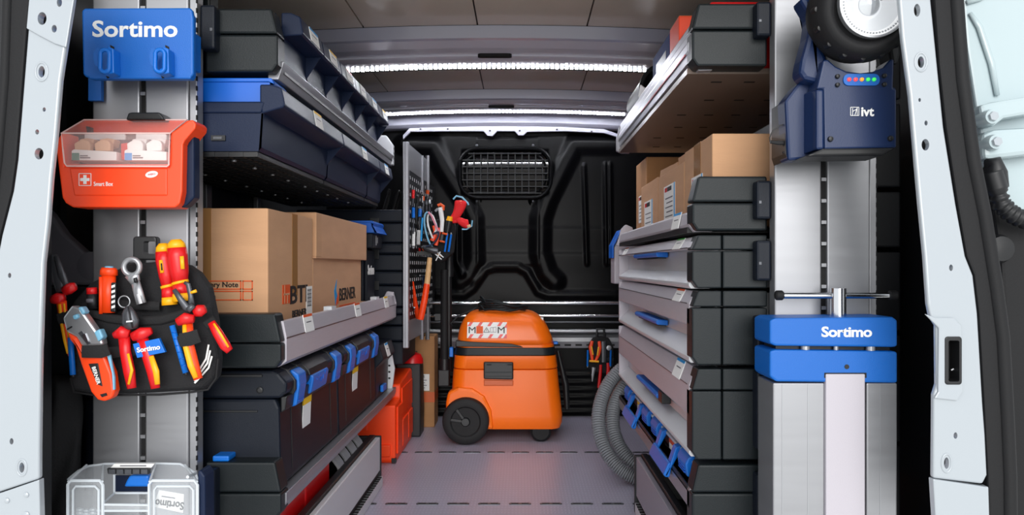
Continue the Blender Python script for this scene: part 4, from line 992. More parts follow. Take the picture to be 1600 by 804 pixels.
for py, a, b, ins in ((539, 712, 866.5, .006), (530, 713, 864, .008), (520, 714.5, 860, .011), (510, 717.5, 855, .016), (502, 721, 849, .024), (495, 725.5, 841, .036), (491, 730, 834, .05), (488.5, 737, 826, .075)):
    rs.append(ring(vx(a), vx(b), YV + ins, yb - ins, .07, vz(py)))
hd.loft(rs); head = hd.build('motor_head', 'orange', t, smooth='all')
# dark swoosh under the head
MB().prism([(vx(712), vz(541.5)), (vx(712), vz(532)), (vx(745), vz(534)), (vx(780), vz(535.5)), (vx(800), vz(537)), (vx(813), vz(540)), (vx(818), vz(542.5))], 'y', YV + .001, YV + .05).build('dark_swoosh', 'black', head, bevel=.003)
# latch
lt = MB().prism([(vx(756), vz(575)), (vx(756), vz(591)), (vx(802), vz(592)), (vx(802), vz(565)), (vx(756), vz(564.5))], 'y', YV - .018, YV + .01).build('latch', 'black', t, bevel=.005)
for a in (761, 793): MB().box(vx(a), vx(a + 7), YV - .0195, YV - .016, vz(569.5), vz(567.5)).build('latch_slot', 'dark', lt)
MB().box(vx(757), vx(801), YV - .02, YV - .016, vz(581), vz(579.5)).box(vx(757), vx(801), YV - .02, YV - .016, vz(587), vz(586)).build('latch_line', 'cap', lt)
MB().prism([(vx(756), vz(602)), (vx(756), vz(593)), (vx(802), vz(594)), (vx(802), vz(602))], 'y', YV - .006, YV + .02).build('latch_recess', 'tapeo', tub, bevel=.003)
for a in ((700, 545, 706, 560), (866, 536, 873, 540)):
    MB().box(vx(a[0]), vx(a[2]), YV + .06, YV + .1, vz(a[3]), vz(a[1])).build('side_clip', 'blue', t, bevel=.003)
MB().pt([(872, 548), (878, 575), (884, 600), (886, 638)], [3, 4, 5, 4], YV + .16, 1, 10).build('rear_handle', 'black', t, smooth=True)
# sticker
Ys = YV + .0085
st = MB().loft([[(vx(a), Ys + dy_, vz(b)) for a, b in ((729.5, 527.5), (791, 527.5), (792, 503.5), (730, 503.5))] for dy_ in (.008, .006)]) if False else None
yt_, yb_ = YV + .0135, YV + .0035
def sk(px, py, d=0): f = (py - 503) / 25; return Vector((XX(px, YV), YV + .0155 * (1 - f) + .0065 * f - .001 - d, vz(py)))
def skq(pts, m, name, parent, d): return MB().loft([[sk(x, y, d) for x, y in pts], [sk(x, y, d - .008) for x, y in pts]]).build(name, m, parent)
stk = skq([(729.5, 528), (791.5, 528), (792, 503.5), (730, 503.5)], 'paper', 'warning_sticker', head, .0005)
for k in range(5):
    a = 730 + k * 15.5
    skq([(a, 509.5), (a + 4, 503.5), (a + 9, 503.5), (a + 5, 509.5)] if k < 4 else [(787, 512), (792, 505), (792, 512)], 'red', 'sticker_stripe', stk, .001)
    skq([(a + 1, 528), (a + 5, 522), (a + 10, 522), (a + 6, 528)] if k < 4 else [(786, 528), (790, 522), (792, 522), (792, 528)], 'red', 'sticker_stripe', stk, .001)
RM = Euler((PI / 2 - .12, 0, 0)).to_matrix()
text('M', .04, sk(737.5, 515.5, .0016), 'cam', 'ink', stk, rotm=RM, bold=0, width=.03)
text('M', .04, sk(783, 515.5, .0016), 'cam', 'ink', stk, rotm=RM, bold=0, width=.03)
skq([(744, 521), (754.5, 521), (754.5, 509.5), (744, 509.5)], 'oprint', 'sticker_orange_patch', stk, .0011)
for (a, b) in (((755.5, 519), (760, 511.5)), ((760, 511.5), (764.5, 519)), ((755.5, 519), (764.5, 519)), ((760, 514), (760, 517))):
    MB().tube([sk(*a, .001), sk(*b, .001)], .0011, 5).build('warning_triangle', 'ink', stk)
for (a, b) in (((766, 512), (775, 511)), ((775, 511), (775, 519)), ((775, 519), (766, 519)), ((766, 519), (766, 512)), ((770.5, 511.5), (770.5, 519))):
    MB().tube([sk(*a, .001), sk(*b, .001)], .0008, 5).build('manual_symbol', 'trimg', stk)
# wheels
c = W(728, 658, 3.30); R1 = .77 - (658 - VY) * 3.30 / F; 
wc = Vector((XX(728, 3.32), 3.30, .101))
w = MB().lathe([(.03, -.004), (.06, -.004), (.066, -.010), (.086, -.012), (.097, -.006), (.101, .008), (.101, .04), (.095, .048), (.03, .05)], wc, (0, 1, 0), 40).build('wheel', 'rubber', t, smooth=True)
MB().lathe([(.004, -.014), (.016, -.014), (.02, -.008), (.02, 0)], wc, (0, 1, 0), 20).build('hub_cap', 'black', w, smooth=True)
MB().lathe([(.062, -.0035), (.064, -.008), (.068, -.008), (.07, -.0035)], wc, (0, 1, 0), 36, closed=True).build('wheel_groove', 'black', w, smooth=True)
for a in (2.2, 3.0): MB().obox(wc + Vector((.04 * math.cos(a), -.007, .04 * math.sin(a))), (.05, .008, .012), (0, -a, 0)).build('wheel_spoke', 'black', w, bevel=.002)
c2 = Vector((XX(845, 3.36), 3.36, .046))
cs = MB().lathe([(.01, -.004), (.036, -.004), (.046, .006), (.046, .03), (.038, .036), (.01, .036)], c2, (0, 1, 0), 28).build('caster_wheel', 'rubber', t, smooth=True)
MB().prism([(vx(824), vz(667)), (vx(829), vz(660)), (vx(858), vz(658)), (vx(858), vz(668))], 'y', YV + .02, YV + .08).build('caster_fork', 'black', cs, bevel=.003)
cs2 = copy_tree(cs, t); cs2.location = (0, .26, 0)
w2 = copy_tree(w, t); w2.location = (0, .34, 0)
MB().box(vx(716), vx(740), YV - .03, YV + .33, .09, .112).build('axle', 'black', t)
# cable coil on the head
mb = MB()
for k in range(6):
    pts = []
    for i in range(25):
        a = 2 * PI * i / 24
        px = 786 + 36 * math.cos(a) + 2 * math.sin(3 * a + k); pts.append((XX(px, 3.5), 3.48 + .07 * math.sin(a) - .006 * k, vz(487) + .006 + .010 * (k % 5) * (1 - .7 * (px - 750) / 72) + .004 * math.sin(5 * a + k) + (.02 if px < 758 else 0) * (k / 6)))
    mb.tube(pts[:-1], .0042, 6, closed=True)
mb.tube([(XX(752, 3.5), 3.46, vz(480)), (XX(735, 3.5), 3.46, vz(488)), (XX(716, 3.5), 3.45, vz(497)), (XX(706, 3.5), 3.44, vz(508)), (XX(709, 3.5), 3.44, vz(512))], .004, 6)
tag(mb.build('power_cable', 'cap', smooth='all'), 'black power cable coiled on top of the vacuum cleaner', 'cable')
MB().box(vx(846), vx(850), YV + .1, YV + .16, vz(511), vz(499)).build('side_tag', 'paper', t)

# -------- grey corrugated hose hanging at the end of the right rack
def hose(cx, cy, rx, ry, ybias, a0, a1, N):
    pts, rr = [], []
    for i in range(N):
        a = a0 + (a1 - a0) * i / (N - 1)
        px, py = cx + rx * math.cos(a), cy + ry * math.sin(a)
        Y = 2.97 + (2.70 - 2.97) * max(0, min(1, (py - 540) / 210)) + ybias
        pts.append(W(px, py, Y)); rr.append(.0262 * (1.0 if i % 4 in (0, 1) else .72))
    return MB().tube(pts, rr, 14)
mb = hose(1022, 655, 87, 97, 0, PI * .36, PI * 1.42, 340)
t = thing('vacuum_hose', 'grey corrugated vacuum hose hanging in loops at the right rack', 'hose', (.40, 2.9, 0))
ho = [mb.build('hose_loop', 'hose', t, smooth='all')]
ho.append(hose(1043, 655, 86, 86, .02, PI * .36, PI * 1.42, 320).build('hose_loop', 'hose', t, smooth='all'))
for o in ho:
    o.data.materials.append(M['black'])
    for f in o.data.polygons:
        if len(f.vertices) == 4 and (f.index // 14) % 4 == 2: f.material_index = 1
MB().pt([(938, 540), (955, 533), (985, 528)], 5.5, 3.6, 1, 12).build('hose_end', 'hose', t, smooth=True) if False else None

# -------- small tool pouch on the lashing rail
YP = 3.84
t = thing('tool_pouch', 'small black tool pouch with pliers hung on the bulkhead rail', 'tool pouch', W(940, 585, YP))
P6 = lambda x, y: (890 + x * .199, 490 + y * .199)
MB().pp([P6(*p) for p in ((150, 240), (185, 185), (250, 175), (310, 190), (345, 260), (350, 400), (300, 470), (180, 455), (135, 420))], YP, 0, .02).build('pouch_body', 'cloth', t, bevel=.008)
MB().pt([P6(215, 180), P6(215, 118), P6(270, 118), P6(275, 180)], 2, YP, .8, 8, 0).build('hanging_loop', 'black', t, smooth=True)
MB().pp([P6(*p) for p in ((150, 340), (350, 345), (348, 375), (150, 368))], YP, -.016, .0).build('elastic_band', 'cloth', t, bevel=.003)
for x, lab in ((140, 'blue pen in the bulkhead tool pouch beside the orange grips'), (320, 'blue pen in the bulkhead tool pouch beside the steel snips')):
    q = thing('blue_pen', lab, 'pen', W(*P6(x, 410), YP), 'pens in the bulkhead tool pouch')
    MB().pt([P6(x + 3, 285), P6(x, 410)], 1.5, YP, 1, 8, -.02).build('barrel', 'blue', q, smooth=True)
    MB().pt([P6(x, 410), P6(x, 422)], [1.2, .6], YP, 1, 8, -.02).build('tip', 'steel', q, smooth=True)
q = thing('pliers', 'long-nose pliers with red and yellow grips in the bulkhead pouch', 'pliers', W(*P6(180, 530), YP))
MB().pt([P6(178, 212), P6(165, 260), P6(175, 330), P6(180, 380)], [2.5, 3, 2.6, 2], YP, .7, 8, -.02).build('grip', 'redor', q, smooth=True)
MB().pt([P6(232, 215), P6(238, 260), P6(225, 325), P6(200, 380)], [2.5, 3, 2.6, 2], YP, .7, 8, -.02).build('grip', 'redor', q, smooth=True)
MB().pt([P6(172, 255), P6(184, 320)], 1.2, YP, .7, 8, -.028).build('grip_stripe', 'yellow', q, smooth=True)
MB().pt([P6(228, 260), P6(218, 325)], 1.2, YP, .7, 8, -.028).build('grip_stripe', 'yellow', q, smooth=True)
MB().pt([P6(155, 370), P6(230, 375)], 1.6, YP, .7, 8, -.03).build('guard', 'yellow', q, smooth=True)
MB().pt([P6(190, 420), P6(182, 480), P6(178, 530)], [3.4, 2.2, .8], YP, .7, 8, -.02).build('jaws', 'steel', q, smooth=True)
q = thing('snips', 'dark snips with long red handles in the bulkhead pouch', 'snips', W(*P6(240, 580), YP))
MB().pt([P6(245, 400), P6(240, 480), P6(228, 580)], [2.2, 2.6, 2.2], YP, .8, 8, -.02).build('handle', 'red', q, smooth=True)
MB().pt([P6(300, 385), P6(303, 440), P6(296, 475)], [2.2, 2.6, 2.2], YP, .8, 8, -.02).build('handle', 'red', q, smooth=True)
MB().pt([P6(265, 215), P6(270, 300), P6(268, 380)], [4, 4.5, 4], YP, .6, 8, -.02).build('jaw', 'steeld', q, smooth=True)
MB().lathe([(.004, -.004), (.012, -.003), (.013, .006)], W(*P6(303, 262), YP) + Vector((0, -.03, 0)), (0, 1, 0), 14).build('pivot', 'steel', q, smooth=True)
# ================================================================ rear opening: pillars, seals, jambs
def holes_cut(o, Y, hs, d0, d1):
    c = MB()
    for cx, cy, rx, ry in hs: c.prism(ellipse(XX(cx, Y), ZZ(cy, Y), rx * Y / F, ry * Y / F, 18), 'y', Y + d0, Y + d1)
    boolean_cut(o, c)
YP_ = 1.30
HL = [(95, 5, 4, 7), (68, 30, 7, 10), (87, 46, 4, 6), (65, 112, 5, 9), (69, 171, 2.5, 3.5), (58, 206, 3, 4), (61, 240, 7, 9), (15, 430, 2.5, 4), (18, 689, 3, 5), (34, 730, 4, 8)]
LP = [(47, -60), (120, -60), (114, 0), (102, 75), (94.5, 124), (87, 214), (80, 279), (75, 348), (68, 410), (63, 550), (61, 700), (61, 748), (-30, 778), (-60, 780), (-60, 470), (-20, 440), (-6, 410), (2, 368), (20, 298), (27, 249), (37, 124), (47, 0)]
o = struct(MB().pp(LP, YP_, 0, .012).build('pillar_left', 'white', origin=(0, 0, 0), bevel=.004, seg=3)); o['label'] = 'white painted rear pillar beside the first aid box'
pl_ = o
holes_cut(o, YP_, HL, -.02, .03)
def back(nm, pts, Y, par, m='dark'): MB().pp(pts, Y, .0, .004).build(nm, m, par)
MB().pp([(47, -60), (121, -60), (115, 0), (103, 74), (85, 68), (60, 55), (41, 44), (45, 0)], YP_, -.004, -.0005).build('overlap_plate', 'white', pl_, bevel=.0015)
holes_cut(pl_.children[0], YP_, HL[:3], -.03, .03)
MB().pp([(-60, 782), (0, 770), (61, 749), (63, 830), (-60, 830)], YP_, -.003, .012).build('sill_plate', 'white', pl_, bevel=.002)
for cx, cy, r in ((12, 781, 4), (42, 772, 4), (42, 803, 5)): MB().lathe([(.001, -.0045), (r * YP_ / F, -.003), (r * 1.2 * YP_ / F, .001)], W(cx, cy, YP_ - .002), (0, 1, 0), 14).build('spot_weld', 'white', pl_, smooth=True)
for cx, cy, rx, ry in (HL[3], HL[9]):
    k = YP_ / F
    MB().tube([(XX(cx, YP_) + 1.9 * rx * k * math.cos(a * PI / 10), YP_ + .0005, ZZ(cy, YP_) + 1.6 * ry * k * math.sin(a * PI / 10)) for a in range(20)], .0022, 6, closed=True).build('embossed_ring', 'white', pl_, smooth='all')
MB().pp([(44, -60), (112, -60), (104, 20), (85, 124), (70, 279), (55, 420), (50, 800), (-60, 800), (-60, 470), (2, 390), (28, 249), (40, 100)], YP_ + .05, 0, .004).build('pillar_inner_skin', 'dark', pl_)
MB().box(XL - .03, XX(60, 1.42), 1.42, 1.46, 0, 1.5).build('pillar_return', 'wallm', pl_)
# right
HR = [(1433, 16, 5, 10), (1439, 97, 5, 9), (1437, 156, 2, 3), (1447, 192, 2.5, 4), (1446, 226, 6, 9), (1486, 418, 3, 5), (1493, 680, 3, 5), (1479, 723, 4, 9)]
RL_ = [(1402, -60), (1405, 0), (1410, 60), (1422, 149), (1430, 240), (1437, 318), (1445, 400), (1450, 475), (1454, 495), (1463, 508), (1464, 600), (1459, 616), (1458, 747)]
RR_ = [(1536, 756), (1543, 742), (1540, 680), (1536, 626), (1528, 490), (1521, 430), (1509, 400), (1494, 318), (1475, 199), (1465, 100), (1455, 0), (1450, -60)]
o = struct(MB().pp(RL_ + RR_, YP_, 0, .012).build('pillar_right', 'white', origin=(0, 0, 0), bevel=.004, seg=3)); o['label'] = 'white painted rear pillar beside the vice'
pr_ = o
c = MB()
for cx, cy, rx, ry in HR: c.prism(ellipse(XX(cx, YP_), ZZ(cy, YP_), rx * YP_ / F, ry * YP_ / F, 18), 'y', YP_ - .02, YP_ + .03)
c.prism(rrect(XX(1475, YP_), XX(1500, YP_), ZZ(599, YP_), ZZ(526, YP_), .004), 'y', YP_ - .02, YP_ + .03)
boolean_cut(o, c)
MB().pp([(1458, 748), (1540, 760), (1545, 760), (1547, 830), (1463, 830)], YP_, -.004, .012).build('sill_plate', 'white', pr_, bevel=.002)
MB().pp([(1410, -60), (1424, 149), (1440, 318), (1455, 470), (1466, 520), (1464, 800), (1540, 800), (1530, 620), (1505, 400), (1470, 199), (1452, -60)], YP_ + .05, 0, .004).build('pillar_inner_skin', 'dark', pr_)
MB().pp([(1445, 490), (1462, 496), (1490, 496), (1503, 508), (1505, 612), (1496, 626), (1460, 622), (1466, 612), (1467, 512), (1455, 500)], YP_, -.004, -.0003).build('striker_recess_edge', 'white', pr_, bevel=.003)
boolean_cut(pr_.children[-1], MB().prism(rrect(XX(1475, YP_), XX(1500, YP_), ZZ(599, YP_), ZZ(526, YP_), .004), 'y', YP_ - .02, YP_ + .03))
st = MB().prism(rrect(XX(1474, YP_), XX(1500.5, YP_), ZZ(600, YP_), ZZ(525, YP_), .005), 'y', YP_ - .006, YP_ + .03); st = st.build('striker_pocket', 'black', pr_, bevel=.002)
boolean_cut(st, MB().prism(rrect(XX(1479, YP_), XX(1496, YP_), ZZ(595, YP_), ZZ(531, YP_), .003), 'y', YP_ - .02, YP_ + .024))
MB().pt([(1486, 578), (1490, 576)], 1.5, YP_, 1, 8, .01).build('striker_pin', 'steel', pr_, smooth=True)
for cx, cy, rx, ry in (HR[1], HR[7]):
    k = YP_ / F
    MB().tube([(XX(cx, YP_) + 1.9 * rx * k * math.cos(a * PI / 10), YP_ + .0005, ZZ(cy, YP_) + 1.6 * ry * k * math.sin(a * PI / 10)) for a in range(20)], .0022, 6, closed=True).build('embossed_ring', 'white', pr_, smooth='all')
MB().box(XX(1500, 1.42), XR + .03, 1.42, 1.46, 0, 1.5).build('pillar_return', 'wallm', pr_)
# rubber seals
def seal(name, inner, outer, tubepts, tr, label):
    t = struct(bpy.data.objects.new(name, None)); COL.objects.link(t); t['_o'] = tuple(W(*inner[0], YP_)); t.location = t['_o']; t['label'] = label
    MB().pp(inner + outer[::-1], YP_, .002, .03).build('seal_band', 'rubber', t, bevel=.004)
    MB().pt(tubepts, tr, YP_, .9, 12, .004).build('seal_bulb', 'rubber', t, smooth=True)
    rib = MB()
    return t
seal('trim_6', [(1456, -60), (1461, 0), (1468, 100), (1479, 199), (1497, 318), (1511, 400), (1523, 430), (1530, 490), (1538, 626), (1544, 742), (1546, 830)],
     [(1504, -60), (1507, 0), (1516, 124), (1533, 249), (1552, 338), (1561, 400), (1566, 440), (1577, 525), (1585, 651), (1588, 742), (1588, 830)],
     [(1490, -60), (1494, 0), (1503, 124), (1520, 249), (1538, 338), (1548, 400), (1556, 450), (1566, 525), (1573, 651), (1577, 742), (1578, 830)], 11, 'black ribbed rubber seal around the right pillar')
seal('trim_7', [(46, -60), (45, 0), (35, 124), (25, 249), (18, 298), (0, 368), (-8, 410), (-30, 450)], [(4, -60), (3, 0), (0, 124), (-8, 249), (-14, 298), (-30, 368), (-40, 410), (-60, 450)],
     [(14, -60), (12, 0), (8, 124), (-2, 249), (-8, 298), (-24, 368), (-34, 410), (-50, 450)], 8, 'black rubber seal around the left pillar')
# door jamb outside the right seal
t = struct(bpy.data.objects.new('door_jamb_right', None)); COL.objects.link(t); YJ = 1.345; t['_o'] = tuple(W(1560, 300, YJ)); t.location = t['_o']; t['label'] = 'pale green white door jamb with hinge bolts'
J = lambda x, y: (1400 + x * .4975, y * .4975)
MB().pp([J(*p) for p in ((200, -120), (470, -120), (470, 700), (330, 700), (280, 500), (225, 150))], YJ, .03, .05).build('jamb_panel', 'pale', t, bevel=.004)
MB().pt([J(232, 40), J(262, 85), J(300, 200), J(318, 300)], [3, 5, 5, 4], YJ, .8, 10, .026).build('jamb_crease', 'pale', t, smooth='all')
MB().pt([J(222, 8), J(262, -6), J(300, -30)], [4, 5, 5], YJ, .8, 10, .026).build('jamb_crease', 'pale', t, smooth='all')
MB().pp([J(*p) for p in ((265, 330), (300, 320), (470, 292), (470, 350), (340, 372), (310, 395), (300, 398), (270, 360))], YJ, -.01, .03).build('hinge_lobe', 'pale', t, bevel=.008)
MB().pp([J(*p) for p in ((275, 420), (310, 405), (470, 395), (470, 480), (300, 500), (280, 500))], YJ, -.01, .03).build('hinge_lobe', 'pale', t, bevel=.008)
for x, y in ((277, 374), (288, 452)):
    k = MB().lathe([(.001, -.012), (.012, -.012), (.014, -.004), (.014, .02)], W(*J(x, y), YJ) + Vector((0, -.012, 0)), (0, 1, 0), 20).build('bolt_washer', 'pale', t, smooth=True)
    MB().lathe([(.001, -.010), (.008, -.010), (.009, 0)], W(*J(x, y), YJ) + Vector((0, -.02, 0)), (0, 1, 0), 6).build('bolt_head', 'white', k)
MB().pp([J(*p) for p in ((300, 600), (345, 640), (470, 690), (470, 1700), (370, 1700), (350, 1200), (330, 800))], YJ, .026, .05).build('jamb_lower', 'rubber', t, bevel=.006)
MB().lathe([(.006, -.008), (.022, -.006), (.026, .004)], W(*J(350, 780), YJ) + Vector((0, .02, 0)), (0, 1, 0), 20).build('grommet', 'black', t, smooth=True)
pts = []; rr = []
ctrl = [(300, 540), (315, 590), (330, 640), (360, 670), (400, 690), (470, 700)]
q = []
for a, b in zip(ctrl, ctrl[1:]): q += [(a[0] + (b[0] - a[0]) * i / 10, a[1] + (b[1] - a[1]) * i / 10) for i in range(10)]
for _ in range(3): q = [q[0]] + [((q[j - 1][0] + q[j][0] * 2 + q[j + 1][0]) / 4, (q[j - 1][1] + q[j][1] * 2 + q[j + 1][1]) / 4) for j in range(1, len(q) - 1)] + [q[-1]]
rr = [16 if i < 12 else (14.5 if i % 4 < 2 else 11.5) for i in range(len(q))]
hb = thing('cable_conduit', 'black corrugated rubber conduit leaving the door jamb', 'conduit', W(*J(330, 690), YJ))
MB().pt([J(*p) for p in q], rr, YJ, 1, 14, -.012).build('bellows', 'black', hb, smooth='all')
MB().pt([J(285, 515), J(300, 512), J(312, 545), J(316, 590)], [8, 15, 17, 17], YJ, 1, 14, -.004).build('elbow', 'black', hb, smooth='all')
# left gap: grey wheel arch trim, cloth bag
t = struct(MB().pp([(70, 325), (78, 333), (100, 365), (130, 392), (168, 410), (172, 445), (70, 446)], 1.612, 0, .03).build('trim_8', 'trimg', origin=(0, 0, 0), bevel=.01)); t['label'] = 'grey curved interior trim beside the left post'
MB().lathe([(.006, -.004), (.014, -.003), (.03, .0)], W(142, 415, 1.612), (0, 1, 0), 20).build('trim_boss', 'trimg', t, smooth=True)
MB().pp([(70, 448), (170, 448), (170, 588), (70, 588)], 1.605, 0, .03).build('lower_panel', 'wallm', t, bevel=.004)
rings = []
for j in range(14):
    f = j / 13; py = 585 + 240 * f
    x0, x1 = 62 + 4 * math.sin(5 * f), 128 + 5 * math.sin(7 * f) - 14 * (1 - f) ** 3 + 2
    r = []
    for i in range(16):
        a = 2 * PI * i / 16
        r.append((XX((x0 + x1) / 2 + (x1 - x0) / 2 * math.cos(a), 1.58), 1.58 + (.03 + .01 * math.sin(6 * f + i)) * math.sin(a) + .008 * math.sin(i * 1.7 + 9 * f), ZZ(py, 1.58)))
    rings.append(r)
t = thing('fabric_bag', 'black fabric bag hanging between the left pillar and post', 'bag', W(95, 825, 1.54))
MB().loft(rings).build('bag_body', 'cloth', t, smooth='all', sub=1)
MB().tube([W(66, 590, 1.548), W(72, 690, 1.545), W(72, 800, 1.545)], .004, 6).build('bag_seam', 'cloth', t, smooth=True)
# ================================================================ things hung on the left post
YH = 1.5
hs = YH / F
def poly(nm, pts, d0, d1, m, par, bevel=0, Y=YH, seg=2): return MB().pp(pts, Y, d0, d1).build(nm, m, par, bevel=bevel, seg=seg)
def rpx(x0, y0, x1, y1, r, n=4): return [(a, b) for a, b in rrect(x0, x1, y0, y1, r, n)]
# blue hook plate
t = thing('hook_plate', 'blue steel hook plate with white wordmark on the left post', 'hook plate', W(215, 124, YH))
MB().pp([(127, 16), (132, 12.5), (296, 11.5), (300, 16), (302, 28), (302, 115), (298, 121), (135, 121), (129, 116)], YH, 0, .012).build('plate', 'bluep', t, bevel=.004, seg=3)
pl = t.children[0]
MB().pp([(296, 16), (301, 24), (301, 118), (296, 124)], YH, .002, .02).build('plate_side', 'bluep', t, bevel=.003)
MB().pp([(138, 122), (158, 122), (158, 157), (138, 157)], YH + .06, 0, .01).build('rear_tab', 'bluep', t)
poly('bottom_flange', [(132, 116), (298, 116), (298, 123), (140, 123)], .0, .02, 'bluep', t, .003)
text('Sortimo', .044, W(211, 45, YH - .0005), 'cam', 'paper', t, bold=.022, width=133 * hs, space=1)
for cx in (164, 250):
    h = MB().tube([W(cx + 7.5 * math.cos(a), 95 + 7.5 * math.sin(a) + (10 if math.sin(a) > 0 else -10), YH - .028) for a in [2 * PI * i / 20 for i in range(20)]], .004, 8, closed=True).build('hook', 'blue', t, smooth='all')
    MB().prism(ellipse(XX(cx, YH), ZZ(95, YH), 6 * hs, 14 * hs), 'y', YH - .027, YH - .024).build('hook_web', 'bluep', h)
    MB().pp([(cx + 4, 72), (cx + 13, 76), (cx + 14, 114), (cx - 2, 117), (cx - 2, 108), (cx + 6, 105)], YH, -.026, .001).build('hook_arm', 'blue', h, bevel=.002)
    poly('hook_slot', [(cx + 8, 70), (cx + 14, 73), (cx + 15, 82), (cx + 9, 78)], -.0008, .001, 'dark', pl)
    poly('hook_slot', [(cx + 1, 117), (cx + 8, 117), (cx + 6, 122), (cx + 3, 122)], -.0008, .001, 'dark', pl)

MB().box(XX(170, YH), XX(290, YH), YH + .012, 1.5745, ZZ(100, YH), ZZ(40, YH)).build('mounting_block', 'bluep', t, bevel=.003)
# first aid box
S3 = lambda x, y: (80 + x * .18654, 180 + y * .18654)
YS = 1.47
t = thing('first_aid_box', 'orange first aid box with clear lid and white cross', 'first aid box', W(200, 325, YS))
body = [S3(*p) for p in ((35, 235), (75, 165), (95, 135), (110, 430), (985, 432), (1000, 150), (1150, 40), (1185, 38), (1212, 70), (1205, 110), (1115, 215), (1103, 245), (1095, 640), (1075, 740), (1035, 772), (180, 770), (120, 735), (92, 690))]
bo = MB().pp(body, YS, 0, .055).build('front_shell', 'smart', t, bevel=.006, seg=3)
MB().pp([S3(*p) for p in ((60, 240), (90, 200), (1100, 200), (1205, 120), (1212, 560), (1190, 700), (1150, 755), (1070, 770), (180, 765), (100, 690))], YS, .056, .072).build('rear_shell', 'navy', t, bevel=.006)
MB().pp([S3(*p) for p in ((1112, 235), (1195, 150), (1196, 690), (1120, 765), (1060, 772), (1092, 700))], YS, .02, .05).build('side_shell', 'navy', t, bevel=.004)
MB().pp([S3(*p) for p in ((90, 150), (1000, 150), (1150, 45), (280, 45))], YS, .085, .10).build('back_wall', 'smart', t)
MB().pp([S3(*p) for p in ((100, 410), (990, 410), (985, 435), (110, 435))], YS, .003, .09).build('tray_floor', 'smart', t)
MB().pp([S3(*p) for p in ((150, 440), (970, 440), (970, 672), (190, 672))], YS, -.0025, .004).build('raised_panel', 'smart', bo, bevel=.0025)
lidb = [(85, 150), (125, 425), (985, 428), (995, 150)]
lid = MB().loft([[W(*S3(x, y), YS - .006) for x, y in lidb], [W(*S3(x, y), YS - .004) for x, y in lidb]]).build('clear_lid', 'clearp', t)
q = MB().loft([[W(*S3(85, 150), YS - .006), W(*S3(995, 150), YS - .006), W(*S3(1140, 38), YS + .07), W(*S3(275, 38), YS + .07)],
           [W(*S3(85, 153), YS - .006), W(*S3(995, 153), YS - .006), W(*S3(1140, 42), YS + .07), W(*S3(275, 42), YS + .07)]]).build('lid_top', 'clearp', lid)
loopp = [(85, 150), (100, 300), (112, 400), (130, 425), (970, 428), (985, 415), (988, 300), (995, 150)]
MB().tube([W(*S3(*p), YS - .006) for p in loopp], .0016, 6, closed=True).build('lid_edge', 'rimp', lid, smooth=True)
MB().tube([W(*S3(85, 150), YS - .006), W(*S3(275, 38), YS + .07), W(*S3(1140, 38), YS + .07), W(*S3(995, 150), YS - .006)], .0014, 6).build('lid_edge', 'rimp', lid, smooth=True)
# cross and lettering
c = W(*S3(283, 538), YS - .003); w = 50 * .18654 * YS / F
for a, b in (((-1, -1), (1, -1)), ((1, -1), (1, 1)), ((1, 1), (-1, 1)), ((-1, 1), (-1, -1))):
    MB().tube([c + Vector((a[0] * w, 0, a[1] * w)), c + Vector((b[0] * w, 0, b[1] * w))], .0007, 5).build('cross_frame', 'paper', bo)
q_ = [(-.75, -.25), (-.25, -.25), (-.25, -.75), (.25, -.75), (.25, -.25), (.75, -.25), (.75, .25), (.25, .25), (.25, .75), (-.25, .75), (-.25, .25), (-.75, .25)]
MB().prism([(c.x + a * w, c.z + b * w) for a, b in q_], 'y', c.y - .0008, c.y + .001).build('white_cross', 'paper', bo)
text('Smart Box', .0115, W(*S3(437, 574), YS - .003), 'cam', 'paper', bo, width=160 * .18654 * YS / F, bold=.004)
e = W(*S3(842, 494), YS - .003)
MB().prism([(e.x + 9 * hs * math.cos(a) * (1.05), e.z + 5.0 * hs * math.sin(a) + .0016 * math.cos(a)) for a in [2 * PI * i / 20 for i in range(20)]], 'y', e.y - .0006, e.y + .001).build('oval_badge', 'paper', bo)
text('WERO', .005, e + Vector((0, -.0008, 0)), 'cam', 'red', bo, rot=.15)
def plaster_pack(x0, x1, label, m, pm, bar):
    q = thing('plaster_pack', label, 'plaster pack', W(*S3((x0 + x1) / 2, 405), YS + .02), 'packs in the first aid box')
    pk = MB().pp([S3(*p) for p in ((x0, 295), (x0 + 20, 285), (x1, 305), (x1, 378), (x0, 376))], YS, .004, .06).build('carton', 'paper', q, bevel=.001)
    MB().pp([S3(*p) for p in ((x0 + 3, 315), (x0 + 62, 315), (x0 + 62, 376), (x0 + 3, 376))], YS, .003, .005).build('printed_square', bar, pk)
    MB().pp([S3(*p) for p in ((x0 + 70, 350), (x0 + 155, 350), (x0 + 155, 360), (x0 + 70, 360))], YS, .003, .005).build('printed_line', 'trimg', pk)
    MB().pp([S3(*p) for p in ((x0 + 70, 335), (x0 + 135, 335), (x0 + 135, 342), (x0 + 70, 342))], YS, .003, .005).build('printed_line', 'ink', pk)
    for k in range(2):
        a = x0 + 25 + k * (170 if m == 'tan' else 160)
        MB().pp([S3(*p) for p in ((a, 300), (a - 5, 235), (a + 60, 198), (a + 110, 210), (a + 130, 240), (a + 128, 298))], YS, .010, .024).build('plaster_strip', m, q, bevel=.002)
        MB().pp([S3(*p) for p in ((a + 20, 290), (a + 40, 200), (a + 100, 190), (a + 165, 200), (a + 150, 260))], YS, .026, .05).build('plaster_strip', m, q, bevel=.002)
plaster_pack(170, 545, 'white pack of tan plasters with green square in the first aid box', 'tan', 'tan', 'green')
plaster_pack(612, 965, 'white pack of grey white plasters with blue square in the first aid box', 'paper', 'paper', 'cyan')
